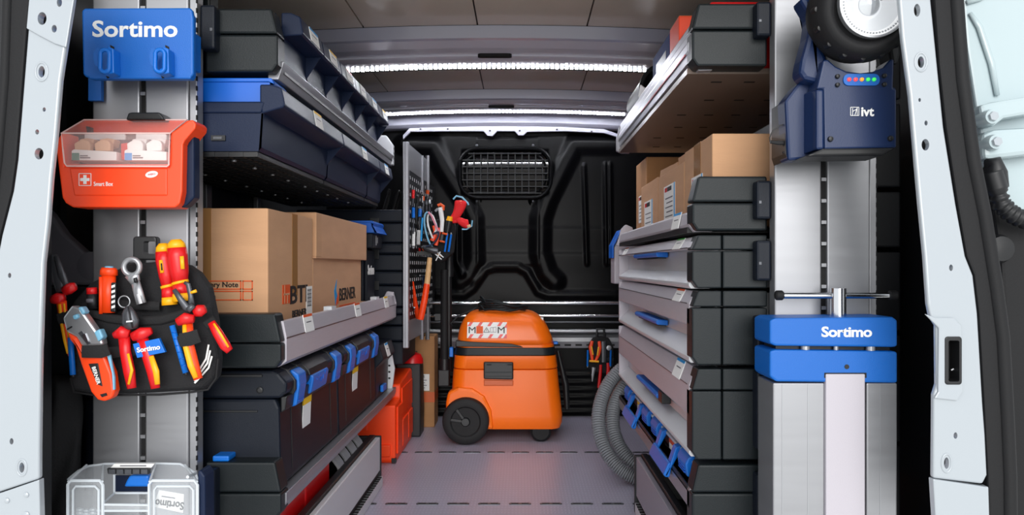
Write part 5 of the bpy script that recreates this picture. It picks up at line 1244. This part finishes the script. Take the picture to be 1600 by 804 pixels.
for a, b, lab in ((280, 620, 'white card behind the tan plasters in the first aid box'), (710, 965, 'white card behind the grey white plasters in the first aid box')):
    tag(MB().pp([S3(*p) for p in ((a, 160), (a + 10, 150), (b - 10, 152), (b, 170), (b, 300), (a, 300))], YS, .066, .07).build('card', 'paper'), lab, 'card', 'cards in the first aid box')
MB().pp([S3(*p) for p in ((580, 235), (640, 228), (645, 370), (585, 372))], YS, .015, .05).build('divider', 'red', t, bevel=.002)
MB().pp([S3(*p) for p in ((290, 90), (318, 95), (320, 140), (300, 148))], YS, .07, .085).build('lid_hinge', 'black', t)
MB().box(XX(190, 1.57), XX(280, 1.57), 1.543, 1.5745, ZZ(300, 1.57), ZZ(230, 1.57)).build('wall_plate', 'black', t)
tm = thing('wall_mount', 'black mounting block above the first aid box', 'mount', W(225, 187, 1.56))
MB().pp([(196, 187), (200, 176), (205, 175), (248, 175), (254, 182), (256, 187)], 1.56, -.03, .012).build('mount_block', 'black', tm, bevel=.003)

# clear organiser at the foot of the left post
S4_ = lambda x, y: (90 + x * .1625, 700 + y * .1625)
YO = 1.42
t = thing('clear_organiser', 'clear plastic organiser case with blue insert at the foot of the left post', 'organiser case', W(215, 900, YO))
ctop = [(98, 300), (130, 270), (200, 215), (300, 170), (460, 148), (1000, 145), (1180, 150), (1250, 190), (1330, 240), (1345, 300)]
MB().pp([S4_(*p) for p in ctop + [(1350, 1200), (98, 1200)]], YO, .10, .105).build('rear_wall', 'clear', t)
MB().pp([S4_(*p) for p in ((1345, 215), (1380, 215), (1415, 270), (1425, 1200), (1340, 1200))], YO, .005, .05).build('dark_end', 'navy', t, bevel=.006)
# two front towers and centre well
for xa, xb in ((98, 435), (880, 1345)):
    MB().pp([S4_(*p) for p in ((xa, 340), (xa + 25, 300), (xb - 25, 300), (xb, 345), (xb, 1200), (xa, 1200))], YO, 0, .004).build('front_wall', 'clear', t, bevel=.002)
    top_ = [(xa, 330), (xb, 330), (xb - (0 if xa < 500 else 120), 160), (xa + (180 if xa < 500 else 60), 160)]
    MB().loft([[W(*S4_(x, y), YO + (0 if y > 200 else .10)) for x, y in top_], [W(*S4_(x, y + 10), YO + (0 if y > 200 else .10)) for x, y in top_]]).build('shoulder', 'clear', t)
    MB().tube([W(*S4_(*p), YO - .001) for p in ((xa, 800), (xa, 345), (xa + 30, 310), (xb - 30, 310), (xb, 350), (xb, 800))], .0028, 6).build('edge_bead', 'rim', t, smooth=True)
    MB().tube([W(*S4_(*p), YO - .001) for p in ((xa + 50, 800), (xa + 50, 400), (xa + 75, 365), (xb - 75, 365), (xb - 40, 400), (xb - 40, 800))], .0022, 6).build('edge_bead', 'rim', t, smooth=True)
    MB().tube([W(*S4_(xa + 5, 320), YO), W(*S4_(xa + (180 if xa < 500 else 60), 160), YO + .1)], .0022, 6).build('edge_bead', 'rim', t, smooth=True)
    MB().tube([W(*S4_(xb - 5, 320), YO), W(*S4_(xb - (0 if xa < 500 else 120), 160), YO + .1)], .0022, 6).build('edge_bead', 'rim', t, smooth=True)
MB().tube([W(*S4_(*p), YO + .1) for p in ctop], .0022, 6).build('edge_bead', 'rim', t, smooth=True)
MB().tube([W(*S4_(1250, 275), YO), W(*S4_(1330, 240), YO + .06)], .003, 6).build('edge_bead', 'rim', t, smooth=True)
MB().pp([S4_(*p) for p in ((430, 530), (880, 535), (880, 600), (430, 600))], YO, .0, .004).build('well_front', 'clear', t)
for p, q in (((440, 525), (545, 430)), ((545, 430), (870, 430)), ((440, 540), (880, 545)), ((545, 430), (545, 250)), ((440, 600), (880, 600)), ((440, 380), (440, 700)), ((880, 380), (880, 700))):
    d_ = lambda v: .06 if v[1] < 440 and v[0] > 500 and v[0] < 875 else 0
    MB().tube([W(*S4_(*p), YO + d_(p)), W(*S4_(*q), YO + d_(q))], .0022, 6).build('well_edge', 'rim', t, smooth=True)
MB().pp([S4_(*p) for p in ((470, 190), (890, 190), (880, 250), (480, 250))], YO, .055, .06).build('handle_bar', 'black', t, bevel=.002)
for i in range(5): MB().pp([S4_(490 + i * 78, 203), S4_(552 + i * 78, 203), S4_(552 + i * 78, 245), S4_(490 + i * 78, 245)], YO, .052, .056).build('handle_cell', 'steeld', t)
MB().pp([S4_(*p) for p in ((545, 148), (930, 148), (900, 186), (510, 186))], YO, .062, .07).build('title_strip', 'paper', t)
MB().pp([S4_(600, 163), S4_(850, 163), S4_(850, 172), S4_(600, 172)], YO, .061, .0625).build('strip_print', 'trimg', t)
MB().pp([S4_(*p) for p in ((550, 262), (880, 262), (880, 415), (550, 415))], YO, .09, .095).build('inner_back', 'navy', t)
ins = thing('blue_insert', 'blue insert inside the clear organiser', 'insert', W(*S4_(750, 372), YO + .07))
MB().pp([S4_(*p) for p in ((632, 372), (660, 310), (690, 262), (875, 262), (872, 372))], YO, .065, .085).build('insert_body', 'blue', ins, bevel=.004)
nt_ = thing('printed_leaflet', 'white printed leaflet upside down inside the clear organiser', 'leaflet', W(*S4_(1060, 640), YO + .02))
MB().pp([S4_(*p) for p in ((975, 400), (1215, 440), (1205, 620), (920, 560))], YO, .012, .013).build('sheet', 'paper', nt_)
text('Sortimo', .02, W(*S4_(1075, 540), YO + .0115), 'cam', 'ink', nt_, bold=.02, rot=PI - .12, width=280 * .1625 * YO / F)
MB().pp([S4_(1000, 455), S4_(1130, 475), S4_(1128, 485), S4_(998, 465)], YO, .0112, .0125).build('print_line', 'trimg', nt_)
for i in range(7):
    x, y = 215 + (i % 4) * 62, 590 + 30 * (i // 4) + 8 * (i % 2)
    tag(MB().loft([[W(*S4_(x + r * math.cos(a * PI / 5), y + .5 * r * math.sin(a * PI / 5)), YO + .02 + dz) for a in range(10)] for r, dz in ((14, 0), (40, .008), (44, .025), (30, .04))]).build('parts_bag', 'rim', smooth=True),
        'small frosted bag of parts inside the clear organiser', 'parts bag', 'parts bags in the clear organiser')
t = thing('clear_organiser_ledge', 'dark foot bracket holding the clear organiser', 'bracket', W(215, 960, 1.5))
MB().box(XX(100, 1.5), XX(330, 1.5), 1.42, 1.574, ZZ(935, 1.5), ZZ(925, 1.5)).build('foot_plate', 'black', t)

# ================================================================ tool pouch on the left post
YK = 1.50
t = thing('tool_pouch', 'large black mesh tool pouch hung on the left post', 'tool pouch', W(210, 625, YK))
rings = []
outl = lambda d, sh: [(x + sh * (210 - x) * .01, y) for x, y in ((108, 600), (102, 540), (100, 500), (112, 470), (138, 442), (170, 425), (200, 412), (250, 408), (292, 414), (308, 425), (325, 450), (335, 500), (340, 560), (338, 590), (318, 610), (280, 612), (200, 616), (140, 616), (118, 612))]
MB().pp(outl(0, 0), YK, -.006, .03).build('pouch_back', 'mesh', t, bevel=.012, seg=3)
MB().pp([(106, 604), (104, 520), (135, 493), (200, 500), (262, 498), (300, 488), (325, 470), (337, 560), (334, 592), (316, 608), (280, 611), (200, 614), (140, 614), (115, 611)], YK, -.03, -.006).build('front_pocket', 'mesh', t, bevel=.012, seg=3)
MB().pt([(137, 488), (170, 497), (210, 502), (250, 500), (280, 492), (298, 482)], [6, 7, 7, 7, 6.5, 5], YK, .5, 8, -.032).build('pocket_hem', 'cloth', t, smooth=True)
MB().pt([(127, 548), (160, 552), (200, 548), (225, 546)], [8, 9, 8, 7], YK, .35, 8, -.05).build('elastic_band', 'cloth', t, smooth=True)
MB().pt([(130, 480), (160, 474), (200, 476), (250, 478)], 7, YK, .4, 8, -.02).build('upper_band', 'cloth', t, smooth=True)
MB().pt([(280, 534), (296, 528), (309, 522)], [9, 10, 9], YK, .4, 8, -.055).build('elastic_band', 'cloth', t, smooth=True)
MB().pt([(322, 508), (336, 498)], [8, 6], YK, .5, 8, -.04).build('side_loop', 'cloth', t, smooth=True)
for k in range(3):
    MB().pt([(334 + k * 2.5 - 8, 538 + k * 9), (322 + k * 2, 560 + k * 7), (306 + k * 1, 586 + k * 4), (304, 592 + k * 3)], 1.4, YK, .4, 6, -.035).build('white_stripe', 'paper', t, smooth=True)
MB().tube([W(x, y, YK - .03) for x, y in ((110, 590), (116, 612), (150, 617), (250, 616), (300, 612), (325, 608), (338, 590), (341, 560))], .0022, 6).build('piping', 'rubber', t, smooth=True)
lp = MB().pp(rpx(207, 369, 244, 406, 5), YK, .0, .02).build('hanger_clip', 'black', t, bevel=.003)
boolean_cut(lp, MB().pp(rpx(216, 376, 235, 396, 3), YK, -.02, .05))
nt_ = MB().pp([(207, 537), (248, 528), (258, 550), (214, 559)], YK, -.064, -.056).build('blue_name_tag', 'blue', t, bevel=.001)
text('Sortimo', .0125, W(232, 544, YK - .0655), 'cam', 'paper', nt_, bold=.03, width=35 * YK / F, rot=.15)
MB().box(XX(212, 1.55), XX(240, 1.55), 1.515, 1.5745, ZZ(440, 1.55), ZZ(410, 1.55)).build('hanging_hook', 'black', t, bevel=.003)
GT = 'tools in the large tool pouch'
def P(parts_t, nm, pts, r, m, dy, flat=.65, n=10): return MB().pt(pts, r, YK, flat, n, dy).build(nm, m, parts_t, smooth='all')
# combination pliers on the left flank
t = thing('combination_pliers', 'red and yellow insulated pliers with blunt dark jaws up', 'pliers', W(105, 580, YK), GT)
P(t, 'jaws', [(84, 398), (88, 420), (93, 440), (97, 455)], [6, 8, 9.5, 9], 'steeld', -.035, .6)
P(t, 'jaw', [(88, 400), (97, 430), (104, 445)], [4, 6, 5], 'steeld', -.04, .6)
P(t, 'guard', [(80, 468), (90, 466), (101, 465)], [6, 9, 6], 'red', -.04, .8)
P(t, 'guard', [(100, 455), (109, 450), (118, 447)], [7, 9, 6], 'red', -.038, .8)
P(t, 'grip', [(96, 470), (99, 500), (105, 530), (111, 555)], [8, 6.5, 6, 4.5], 'redor', -.038)
P(t, 'grip_inlay', [(93, 475), (96, 502), (101, 530), (106, 552)], [2.4, 2.6, 2.6, 2], 'yellow', -.044)
P(t, 'grip_rim', [(100, 474), (103, 500), (108, 528)], 1.6, 'yellow', -.045)
MB().pt([(92, 498), (108, 494)], [9, 9], YK, .5, 8, -.044).build('holding_loop', 'cloth', t, smooth=True)
# blue pens
for i, (a, b, lab) in enumerate((((110, 527), (114, 585), 'blue pen beside the utility knife in the large pouch'), ((269, 508), (290, 582), 'blue ruled marker next to the wire stripper'))):
    q = thing('blue_pen', lab, 'pen', W(b[0], b[1], YK), GT)
    P(q, 'barrel', [a, b], 4.4, 'blue', -.046, .8)
    P(q, 'tip', [b, (b[0] + (b[0] - a[0]) * .06, b[1] + 4)], [3.5, 2], 'black', -.046, .8)
    if i:
        for k in range(6): P(q, 'scale_mark', [(a[0] + (b[0] - a[0]) * (.15 + k * .14) - 4, a[1] + (b[1] - a[1]) * (.15 + k * .14)), (a[0] + (b[0] - a[0]) * (.15 + k * .14) + 4, a[1] + (b[1] - a[1]) * (.15 + k * .14) - 1)], .7, 'tray', -.0505, .8, 6)
# utility knife
K = lambda x, y: (70 + x * .348, 360 + y * .348)
q = thing('utility_knife', 'orange and silver utility knife with light blue buttons', 'knife', W(*K(265, 765), YK), GT)
MB().pp([K(*p) for p in ((78, 392), (120, 335), (160, 350), (255, 485), (262, 515), (165, 520), (140, 480), (95, 455))], YK, -.072, -.052).build('metal_head', 'steel', q, bevel=.004)
MB().pp([K(*p) for p in ((98, 455), (140, 480), (185, 560), (262, 545), (300, 640), (312, 720), (300, 752), (265, 768), (235, 760), (205, 725), (160, 600), (135, 520), (110, 490))], YK, -.074, -.05).build('handle', 'redor', q, bevel=.005, seg=3)
ins_ = MB().pp([K(*p) for p in ((195, 598), (238, 595), (258, 700), (235, 690))], YK, -.0755, -.07).build('badge', 'black', q, bevel=.001)
text('BERNER', .0095, W(*K(231, 650), YK - .0765), 'cam', 'paper', ins_, bold=.02, rot=-1.27)
MB().pp([K(*p) for p in ((278, 560), (292, 556), (312, 660), (313, 715), (305, 715), (300, 640))], YK, -.0755, -.070).build('side_inlay', 'ltblue', q, bevel=.001)
MB().pp([K(*p) for p in ((247, 735), (275, 728), (280, 740), (256, 748))], YK, -.0755, -.07).build('lanyard_hole', 'dark', q)
for pts in (((120, 382), (145, 372), (150, 392), (128, 402)), ((145, 345), (165, 340), (182, 368), (165, 380)), ((218, 455), (245, 440), (262, 480), (238, 500))):
    MB().pp([K(*p) for p in pts], YK, -.078, -.06).build('button', 'ltblue', q, bevel=.003)
MB().pp([K(*p) for p in ((150, 460), (165, 450), (205, 505), (190, 512))], YK, -.0735, -.07).build('slider_slot', 'steeld', q)
MB().pp([K(*p) for p in ((165, 470), (180, 462), (196, 500), (186, 505))], YK, -.0755, -.07).build('slider', 'chrome', q)
MB().pp([K(*p) for p in ((98, 440), (120, 428), (122, 434), (100, 447))], YK, -.0735, -.07).build('blade_notch', 'dark', q)
MB().pt([(128, 549), (158, 549), (170, 545)], [9, 9.5, 9], YK, .16, 8, -.082).build('holding_band', 'cloth', q, smooth=True)
# battery / torch
q = thing('battery', 'small black battery with red cap in the large pouch', 'battery', W(145, 482, YK), GT)
P(q, 'cell', [(144, 459), (145, 482)], 8, 'black', -.03, .9, 14); P(q, 'cap', [(143.5, 449), (144, 459)], [7.5, 8], 'red', -.03, .9, 14)
P(q, 'label_band', [(143.6, 466), (144, 472)], 8.3, 'trimg', -.03, .9, 14)
q = thing('pocket_torch', 'bright red orange pocket torch in the large pouch', 'torch', W(170, 488, YK), GT)
P(q, 'body', [(170, 428), (168.5, 488)], [10.5, 10.5], 'redor', -.03, .8, 16)
P(q, 'head', [(170.5, 418), (170.3, 422), (170, 430)], [10.5, 13, 13], 'redor', -.03, .8, 16)
P(q, 'lens', [(170.6, 415.5), (170.5, 419)], [6, 7], 'ltblue', -.03, .8, 16)
P(q, 'clip', [(157.5, 432), (157.5, 490)], 3, 'redor', -.036, .8, 8)
MB().pp([(173, 441), (181, 441), (180, 487), (172, 487)], YK, -.042, -.036).build('print_patch', 'black', q, bevel=.002)
for k in range(5): MB().pp([(174, 446 + k * 8), (179.5, 444 + k * 8), (179.5, 448 + k * 8), (174, 450 + k * 8)], YK, -.0425, -.04).build('print_mark', 'paper', q)
# ratchet spanner
q = thing('ratchet_spanner', 'chrome ratchet ring spanner standing in the large pouch', 'spanner', W(219, 476, YK), GT)
MB().tube([W(206 + 12.5 * math.cos(a), 417 + 12.5 * math.sin(a), YK - .035) for a in [2 * PI * i / 24 for i in range(24)]], .0052, 10, closed=True).build('ring_head', 'steel', q, smooth='all')
MB().lathe([(.0125, -.004), (.0165, -.004), (.0165, .005), (.0125, .005)], W(206, 417, YK - .035), (0, 1, 0), 24, closed=True).build('ring_gear', 'black', q, smooth=True)
P(q, 'neck', [(206, 428), (212, 441)], [12, 8], 'steel', -.035, .45)
P(q, 'switch', [(210, 438), (214, 437)], 4, 'black', -.042, .6)
P(q, 'shaft', [(211, 438), (217, 460), (221, 474)], [7, 8, 8], 'steel', -.035, .45)
MB().pt([(215.5, 459), (220, 474)], 2.6, YK, .3, 8, -.0405).build('maker_badge', 'ledge', q, smooth=True)
q = thing('key_ring', 'steel ring clipped behind the side cutters', 'ring', W(194, 475, YK), GT)
MB().tube([W(194 + 9 * math.cos(a), 471 + 9 * math.sin(a), YK - .04) for a in [2 * PI * i / 24 for i in range(24)]], .0014, 8, closed=True).build('ring', 'steel', q, smooth='all')
# side cutters in the middle
K2 = lambda x, y: (200 + x * .348, 360 + y * .348)
q = thing('side_cutters', 'insulated side cutters with dark round jaws and red yellow handles', 'pliers', W(222, 612, YK), GT)
P(q, 'jaws', [(200, 478), (201, 488), (204, 502), (206, 514)], [4, 10, 13.5, 10], 'steeld', -.058, .55, 14)
P(q, 'jaw_edge', [(200, 478), (203, 496), (207, 512)], 1.2, 'black', -.0685, .7, 6)
MB().pp([(197, 501), (207, 500), (207, 502.5), (197, 503.5)], YK, -.0715, -.069).build('jaw_mark', 'ledge', q)
P(q, 'guard', [(178, 524), (190, 519), (202, 522)], [5, 10, 7], 'red', -.062, .8)
P(q, 'guard', [(207, 526), (222, 521), (237, 516)], [7, 10, 5], 'red', -.062, .8)
P(q, 'handle', [(194, 526), (196, 550), (202, 580), (206, 606)], [9, 8.5, 9, 7], 'red', -.06)
P(q, 'handle_inlay', [(200, 552), (206, 578), (201, 600)], [2, 2.6, 2], 'yellow', -.068)
P(q, 'handle', [(222, 528), (231, 556), (239, 580), (243, 606)], [9, 9, 9.5, 7], 'red', -.058)
P(q, 'handle_inlay', [(236, 556), (244, 580), (246, 600)], [4, 5, 4], 'yellow', -.064)
# two screwdrivers
for i, (cx, top, lab, tilt) in enumerate(((258, 380, 'slim red and yellow insulated screwdriver in the large pouch', 6), (278, 374, 'stout red and yellow insulated screwdriver beside the slim one', 5))):
    q = thing('insulated_screwdriver', lab, 'screwdriver', W(cx + tilt, 475, YK), GT); w = 1 if i == 0 else 1.22
    cx0 = cx - tilt * .6
    P(q, 'cap', [(cx0, top), (cx0 + .5, top + 6), (cx0 + 1, top + 14)], [6 * w, 10.5 * w, 11.5 * w], 'yellow', -.025 - .01 * i, .85, 14)
    P(q, 'grip', [(cx0 + 1, top + 13), (cx0 + 2, top + 26), (cx0 + tilt, top + 50), (cx0 + tilt + 2, top + 68)], [11.6 * w, 12.5 * w, 11.5 * w, 9 * w], 'red', -.025 - .01 * i, .85, 14)
    P(q, 'collar', [(cx0 + tilt + 1, top + 65), (cx0 + tilt + 2, top + 69)], 10.5 * w, 'yellow', -.025 - .01 * i, .85, 14)
    P(q, 'lower_grip', [(cx0 + tilt + 2, top + 68), (cx0 + tilt + 4, top + 86)], [9.5 * w, 11 * w], 'red', -.025 - .01 * i, .85, 14)
    P(q, 'base_grip', [(cx0 + tilt + 4, top + 84), (cx0 + tilt + 5, top + 96)], [11 * w, 12 * w], 'yellow', -.025 - .01 * i, .85, 14)
    P(q, 'grip_inlay', [(cx0 + (-3 if i == 0 else 9), top + 26), (cx0 + (-1 if i == 0 else 10.5), top + 46)], 3.2, 'yellow', -.037 - .012 * i, .7)
    if i == 0: P(q, 'grip_print', [(cx0 - 2.4, top + 31), (cx0 - 1.4, top + 42)], 1.2, 'ink', -.0395, .7)
# wire stripper right
q = thing('wire_stripper', 'insulated wire stripper with forked dark jaws on the right of the pouch', 'wire stripper', W(315, 595, YK), GT)
P(q, 'jaw_arm', [(272, 452), (281, 466), (291, 480), (300, 484)], [3.5, 4.5, 6, 6], 'steeld', -.06, .6)
P(q, 'jaw_arm', [(288, 441), (294, 444), (298, 462), (300, 482)], [2.5, 3.8, 4, 6], 'steeld', -.056, .6)
P(q, 'pivot', [(295, 478), (301, 484)], 6.5, 'steeld', -.066, .6)
P(q, 'set_screw', [(298, 457), (307, 454)], [2, 2.6], 'yellow', -.06, .9)
P(q, 'guard', [(277, 503), (290, 497), (303, 498)], [6, 9, 6], 'red', -.066, .8)
P(q, 'guard', [(304, 488), (312, 485), (321, 482)], [7, 9.5, 6], 'red', -.06, .8)
P(q, 'handle', [(293, 502), (295, 540), (302, 570), (310, 592)], [8, 8.5, 9, 7], 'redor', -.058)
P(q, 'handle_inlay', [(288, 505), (290, 540), (298, 570), (306, 590)], [3, 4.5, 5, 4], 'yellow', -.064)
P(q, 'handle', [(330, 503), (340, 520), (352, 540), (359, 548)], [6, 8, 8.5, 6], 'red', -.05)
P(q, 'handle_inlay', [(334, 505), (345, 522), (357, 542)], [1.6, 2, 1.6], 'yellow', -.058)
MB().pt([(281, 531), (296, 529), (311, 524)], [10, 10.5, 10], YK, .14, 8, -.07).build('holding_band', 'cloth', q, smooth=True)

# ================================================================ things on the right post
# lamp
YL = 1.42
L6 = lambda x, y: (1180 + x * .3233, y * .3233)
t = thing('work_lamp', 'dark blue rechargeable work lamp with round black head on the right post', 'lamp', W(1330, 250, YL))
base = [L6(*p) for p in ((330, 290), (350, 285), (390, 320), (440, 343), (510, 352), (570, 345), (620, 325), (655, 285), (672, 285), (668, 425), (684, 430), (684, 712), (335, 720), (330, 430), (298, 430))]
fpz = MB().pp(base, YL, 0, .05).build('charging_cradle', 'lampblue', t, bevel=.004, seg=3)
MB().pp([L6(*p) for p in ((296, 430), (333, 430), (335, 720), (296, 722))], YL, -.001, .05).build('cradle_edge', 'lampblue', t, bevel=.004)
MB().loft([[W(*L6(x, y), YL + d) for x, y, d in ((297, 430, .002), (297, 722, .002), (155, 778, .12), (155, 480, .12))], [W(*L6(x, y), YL + d) for x, y, d in ((320, 430, .03), (320, 715, .03), (200, 760, .13), (200, 490, .13))]]).build('cradle_side', 'lampblue', t, bevel=.003)
MB().pp([L6(*p) for p in ((145, 485), (210, 400), (300, 390), (684, 420), (684, 700), (600, 740), (160, 775))], YL, .051, .10).build('cradle_rear', 'lampblue', t, bevel=.005)
MB().pp([L6(*p) for p in ((145, 485), (156, 480), (156, 775), (145, 740))], YL, .06, .14).build('rear_flange', 'black', t)
for xx, y0, y1 in ((188, 450, 515), (188, 590, 680)): MB().pp([L6(*p) for p in ((xx, y0), (xx + 20, y0 - 8), (xx + 20, y1), (xx, y1))], YL + .03, .03, .06).build('side_rib', 'lampblue', t, bevel=.002)
MB().pp([L6(*p) for p in ((330, 715), (684, 712), (620, 750), (240, 755))], YL, .0, .08).build('cradle_foot', 'black', t, bevel=.004)
pan = MB().prism(rrect(XX(1317, YL), XX(1373.5, YL), ZZ(134, YL), ZZ(116, YL), .0095), 'y', YL - .003, YL + .002).build('indicator_panel', 'bluep', fpz)
for x, m in ((450, 'lred'), (481, 'lred'), (511, 'lor'), (541, 'lgr'), (570, 'lgr')):
    MB().lathe([(.001, -.005), (.0032, -.004), (.004, 0)], W(*L6(x, 386), YL) + Vector((0, -.002, 0)), (0, 1, 0), 12).build('indicator_light', m, pan, smooth=True)
for x, y in ((396, 370), (396, 411), (622, 367), (622, 409), (362, 672), (652, 669)):
    r = .0055 if y > 500 else .0045
    MB().lathe([(.001, -.006), (r * .8, -.005), (r, 0)], W(*L6(x, y), YL), (0, 1, 0), 12).build('screw', 'black', fpz, smooth=True)
text('ivt', .0235, W(*L6(543, 540), YL - .001), 'cam', 'paper', fpz, bold=.03, width=62 * .3233 * YL / F)
c = W(*L6(481, 538), YL - .001); w = 20 * .3233 * YL / F
for a, b in (((-1, -1), (1, -1)), ((1, -1), (1, 1)), ((1, 1), (-1, 1)), ((-1, 1), (-1, -1)), ((-.5, -1), (-.5, .8)), ((-.5, 0), (.6, .6)), ((0, -1), (.6, .9)), ((.6, -1), (.6, .9))):
    MB().tube([c + Vector((a[0] * w, 0, a[1] * w)), c + Vector((b[0] * w, 0, b[1] * w))], .0007, 5).build('maker_mark', 'paper', fpz)
# stirrup arms and head
MB().pp([L6(*p) for p in ((215, 350), (225, 290), (255, 180), (270, 80), (215, -10), (260, -20), (310, 60), (320, 220), (350, 280), (330, 400), (300, 400), (240, 385))], YL, .02, .07).build('stirrup', 'lampblue', t, bevel=.008)
MB().pp([L6(*p) for p in ((640, 180), (700, 170), (705, 260), (690, 310), (660, 310))], YL, .02, .07).build('stirrup', 'black', t, bevel=.006)
hc = W(1350, 15, YL - .03); ax = Vector((.03, 1, .10)).normalized(); kk = YL / F
hd = MB().lathe([(.058, -.012), (.064, -.026), (.074, -.030), (.083, -.022), (.089, -.002), (.092, .02), (.088, .05), (.07, .085), (.04, .11), (.02, .115)], hc, ax, 48).build('lamp_head', 'rubber', t, smooth='all')
u = ax.orthogonal().normalized(); v = ax.cross(u)
for i in range(16):
    a = 2 * PI * i / 16; p = hc + (u * math.cos(a) + v * math.sin(a)) * .086 + ax * .002
    MB().lathe([(.001, -.010), (.005, -.009), (.007, 0), (.007, .008)], p, ax, 10).build('rubber_lug', 'black', hd, smooth=True)
rc = W(1361, 8, YL - .03) 
oc = hc + Vector((.008, -.0, .008))
MB().lathe([(.0585, -.020), (.0595, -.031), (.063, -.031), (.064, -.020)], oc, ax, 48, closed=True).build('lens_bezel', 'steel', hd, smooth=True)
MB().lathe([(.002, .02), (.02, .012), (.04, -.004), (.052, -.018)], oc, ax, 40).build('reflector', 'reflector', hd, smooth='all')
lr = MB().lathe([(.050, -.018), (.051, -.024), (.058, -.027), (.059, -.018)], oc, ax, 48, closed=True).build('led_ring_holder', 'ledring', hd, smooth=True)
for i in range(64):
    a = 2 * PI * i / 64; p = oc + (u * math.cos(a) + v * math.sin(a)) * .0545 + ax * -.0265
    MB().lathe([(.0004, -.0022), (.0016, -.0014), (.0018, .001)], p, ax, 6).build('ring_led', 'steel', lr)
for i in range(6):
    a = 2 * PI * i / 6 + .4; p = oc + (u * math.cos(a) + v * math.sin(a)) * .026 + ax * -.004
    MB().obox(p, (.022, .004, .010), (0, -a, 0)).build('reflector_facet', 'chrome', hd)
MB().lathe([(.001, -.028), (.057, -.028), (.057, -.0268), (.001, -.0268)], oc, ax, 40).build('lens', 'clear', hd, smooth=True)
MB().box(.56, .66, YL + .10, 1.5745, ZZ(220, YL), ZZ(150, YL)).build('mounting_block', 'black', t, bevel=.003)
# charging lead
q = thing('charging_lead', 'thin black charging lead plugged into the work lamp', 'lead', W(1205, 225, YL + .06))
mb = MB().tube([W(*L6(x, y), YL + .07) for x, y in ((155, 600), (120, 605), (85, 630), (70, 665), (72, 685))], .0012, 6); mb.build('lead', 'black', q, smooth=True)
MB().tube([W(*L6(x, y), YL + .07) for x, y in ((72, 685), (110, 690), (150, 690))], [.003, .004, .0045], 8).build('plug', 'black', q, smooth=True)
MB().tube([W(*L6(x, y), YL + .07) for x, y in ((150, 686), (165, 686))], .0035, 8).build('plug_collar', 'chrome', q, smooth=True)
MB().tube([W(*L6(x, y), YL + .07) for x, y in ((140, 700), (150, 725), (135, 740))], .003, 8).build('rubber_cap', 'black', q, smooth=True)

# vice on aluminium column
YW = 1.47
t = thing('vice', 'blue clamping vice with steel T-bar on an aluminium column', 'vice', W(1305, 1000, YW))
MB().pp([(1203, 500), (1212, 496.5), (1395, 495), (1402.5, 500), (1402.5, 541), (1395, 542), (1212, 540), (1203, 536)], YW, 0, .10).build('upper_jaw', 'bluep', t, bevel=.004)
lw = MB().pp([(1203, 548), (1212, 546), (1395, 548.5), (1402.5, 549.5), (1402.5, 598), (1213, 596), (1203, 588)], YW, 0, .10).build('lower_jaw', 'bluep', t, bevel=.004)
MB().pp([(1212, 530), (1390, 532), (1390, 560), (1212, 560)], YW, .02, .09).build('jaw_gap', 'black', t)
for px in (1258, 1306, 1360): MB().pt([(px, 540), (px, 551)], 7 if px != 1306 else 4, YW, 1, 14, .012).build('guide_pin', 'steel', t, smooth=True)
MB().lathe([(.001, -.0012), (.0045, -.0012), (.0045, .002)], W(1323, 572.5, YW), (0, 1, 0), 14).build('set_screw', 'black', lw)
text('Sortimo', .027, W(1323, 518, YW - .0006), 'cam', 'paper', t, bold=.028, width=79 * YW / F, space=.94)
sp = MB().pt([(1309.5, 450), (1309.5, 498)], 12.5, YW, 1, 24, .05).build('spindle', 'chrome', t, smooth=True)
MB().pt([(1220, 461.5), (1395, 461.5)], 5, YW, 1, 14, .05).build('t_bar', 'chrome', t, smooth=True)
for a, b in ((1211, 1224), (1388, 1402)): MB().pt([(a, 461), (a + 2, 461), (b - 2, 461), (b, 461)], [5.5, 8, 8, 6], YW, 1, 12, .05).build('bar_end', 'rubber', t, smooth=True)
for px in (1252, 1375): MB().pt([(px, 494), (px, 497)], 5, YW, 1, 12, .04).build('jaw_bolt', 'bluep', t, smooth=True)
MB().pp([(1208, 598), (1216, 598), (1289, 598), (1289, 1000), (1208, 1000)], YW, .004, .10).build('column_side', 'alu', t, bevel=.003)
MB().pp([(1354, 598), (1402, 598), (1402, 1000), (1354, 1000)], YW, .004, .10).build('column_side', 'alu', t, bevel=.003)
MB().pp([(1290.5, 584), (1352, 584), (1352, 1000), (1290.5, 1000)], YW, -.003, .098).build('column_centre', 'grey', t, bevel=.002)
MB().pp([(1288, 582), (1354, 582), (1354, 590), (1288, 590)], YW, -.0005, .003).build('column_slot', 'dark', t)
for px in (1222, 1262, 1375): MB().pp([(px, 600), (px + 1.3, 600), (px + 1.3, 1000), (px, 1000)], YW, .0032, .006).build('column_groove', 'steel', t)
